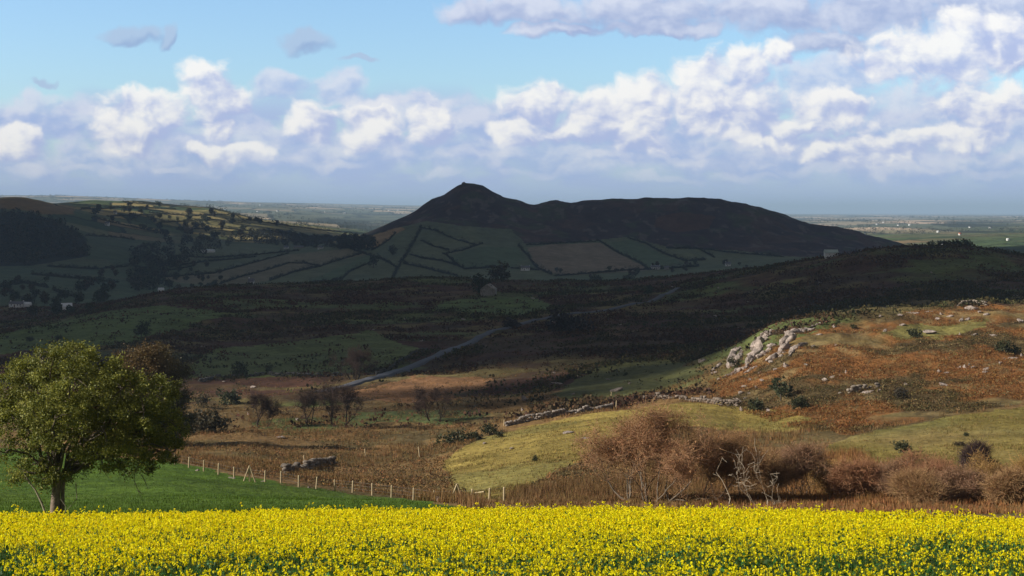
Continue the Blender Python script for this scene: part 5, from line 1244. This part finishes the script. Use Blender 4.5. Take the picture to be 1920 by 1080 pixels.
# cairn on the summit
def cairn():
    rng = np.random.default_rng(4); X, Y, Z = at_depth(870, 2998); VV, Q, off = [], [], 0
    for k in range(26):
        P, T = rock_mesh(900+k, .8, 2); a = rng.uniform(0, 6.28); r = rng.uniform(0, 4.2); s = rng.uniform(.9, 1.8)
        VV.append(P*s+np.array([math.cos(a)*r, math.sin(a)*r, max(0, 2.4-r*.6)])); Q.append(T+off); off += len(P)
    tag(link('cairn', build_mesh('cairn', np.concatenate(VV), Q, MATS['rock']), loc=(X, Y, Z-.3)), 'heap of summit rocks on the pointed hilltop', 'cairn')
cairn()

# ------------------------------------------------------------------ fence
def fence():
    pts = [(328,871),(354,877),(382,884),(409.5,890),(439,897),(497,904),(527,906),(560,914),(593,917),(628,921),(661,924),(698,929),(734,933),(775,939),(814,945),(885,951),(917,951),(945,951)]
    MATS['post'] = mat_flat('post_wood', (.46, .36, .22), .85, .15, 3., .75, 1.2)
    MATS['wire'] = mat_flat('wire', (.16, .15, .14), .4, .5)
    W = [at(x, y, 100, 180) for x, y in pts]
    t = thing('post_fence', W[0], 'long wooden post and wire fence between the green pasture and brown rushes', 'fence')
    b = np.array(W[0])
    V, Q = segs([(0, 0, -.4), (0, 0, 1.14)], [(0, 0, 1.14), (0, 0, 1.2)], np.array([.085, .08]), np.array([.08, .045]), 8)
    pm = build_mesh('post', V, [Q], MATS['post'])
    rng = np.random.default_rng(2)
    for w in W:
        o = link('post', pm, t, loc=tuple(np.array(w)-b), rz=rng.uniform(0, 3)); o.rotation_euler[0] = rng.normal(0, .03); o.rotation_euler[1] = rng.normal(0, .04)
    for h in (.45, .78, 1.08):
        A = np.array(W)-b; A[:, 2] += h; r = np.full(len(A)-1, .006)
        V, Q = segs(A[:-1], A[1:], r, r, 4); link('wire', build_mesh('wire', V, [Q], MATS['wire']), t)
    for (x, y) in ((468, 903), (857, 951)):
        w = np.array(at(x, y, 100, 180))-b
        P0 = [w+(0, 0, -.3), w+(-.62, -.1, -.1), w+(.62, -.1, -.1)]; P1 = [w+(0, 0, 1.6), w+(-.03, -.05, 1.5), w+(.03, -.05, 1.5)]
        V, Q = segs(P0, P1, np.array([.09, .065, .065]), np.array([.085, .06, .06]), 8); link('strainer', build_mesh('strainer', V, [Q], MATS['post']), t)
    # rails of a hurdle leaning by the fence
    for (x0, x1, y) in ((712, 732, 911), (890, 908, 928)):
        A = np.array(at(x0, y+20, 100, 180)); B = np.array(at(x1, y+20, 100, 180)); A[2] += 1.0; B[2] += .95
        V, Q = segs([A-b], [B-b], np.array([.05]), np.array([.05]), 6); link('rail', build_mesh('rail', V, [Q], MATS['post']), t)
    # lone old posts in the rushes and by the wall
    for x, y, h, lb in ((787, 857, 1.5, 'lone pale post leaning in the rushes below the gorse'), (686, 857, 1.2, 'thin pale post far out in the rushes'), (1155, 768, 1.6, 'tall pale post beside the gap in the field wall'), (1146, 743, .9, 'short white post left of the tall one at the wall gap'), (945, 798, 1.0, 'white post above the small round gorse bush'), (855, 832, 1.2, 'thin leaning post in the gorse clumps'), (572, 872, 1.3, 'thin dark post above the short dark wall')):
        X, Y, Z = at(x, y, 120, 330)
        V, Q = segs([(0, 0, -.4), (0, 0, h*.9)], [(0, 0, h*.9), (.02, 0, h)], np.array([.10, .09]), np.array([.09, .06]), 8)
        o = link('post', build_mesh('post', V, [Q], MATS['post']), loc=(X, Y, Z)); o.rotation_euler = (.03, -.12 if x < 800 else .05, 0); tag(o, lb, 'post')
fence()

# ------------------------------------------------------------------ air
def haze():
    V, Q = boxV(-72000, 72000, -70, 63500, -4, 345)
    m = bpy.data.materials.new('haze'); nt, N, L = nodes_of(m); N.remove(N['Principled BSDF'])
    v = N.new('ShaderNodeVolumePrincipled'); v.inputs['Color'].default_value = (.54, .75, 1.0, 1); v.inputs['Density'].default_value = HAZE_D; v.inputs['Anisotropy'].default_value = 0.0
    L.new(v.outputs[0], N['Material Output'].inputs['Volume'])
    tag(link('haze', build_mesh('haze', V, [Q], m)), 'thin blue haze filling the air over the land', 'haze', kind='stuff')
HAZE_D = 6.2e-5
haze()
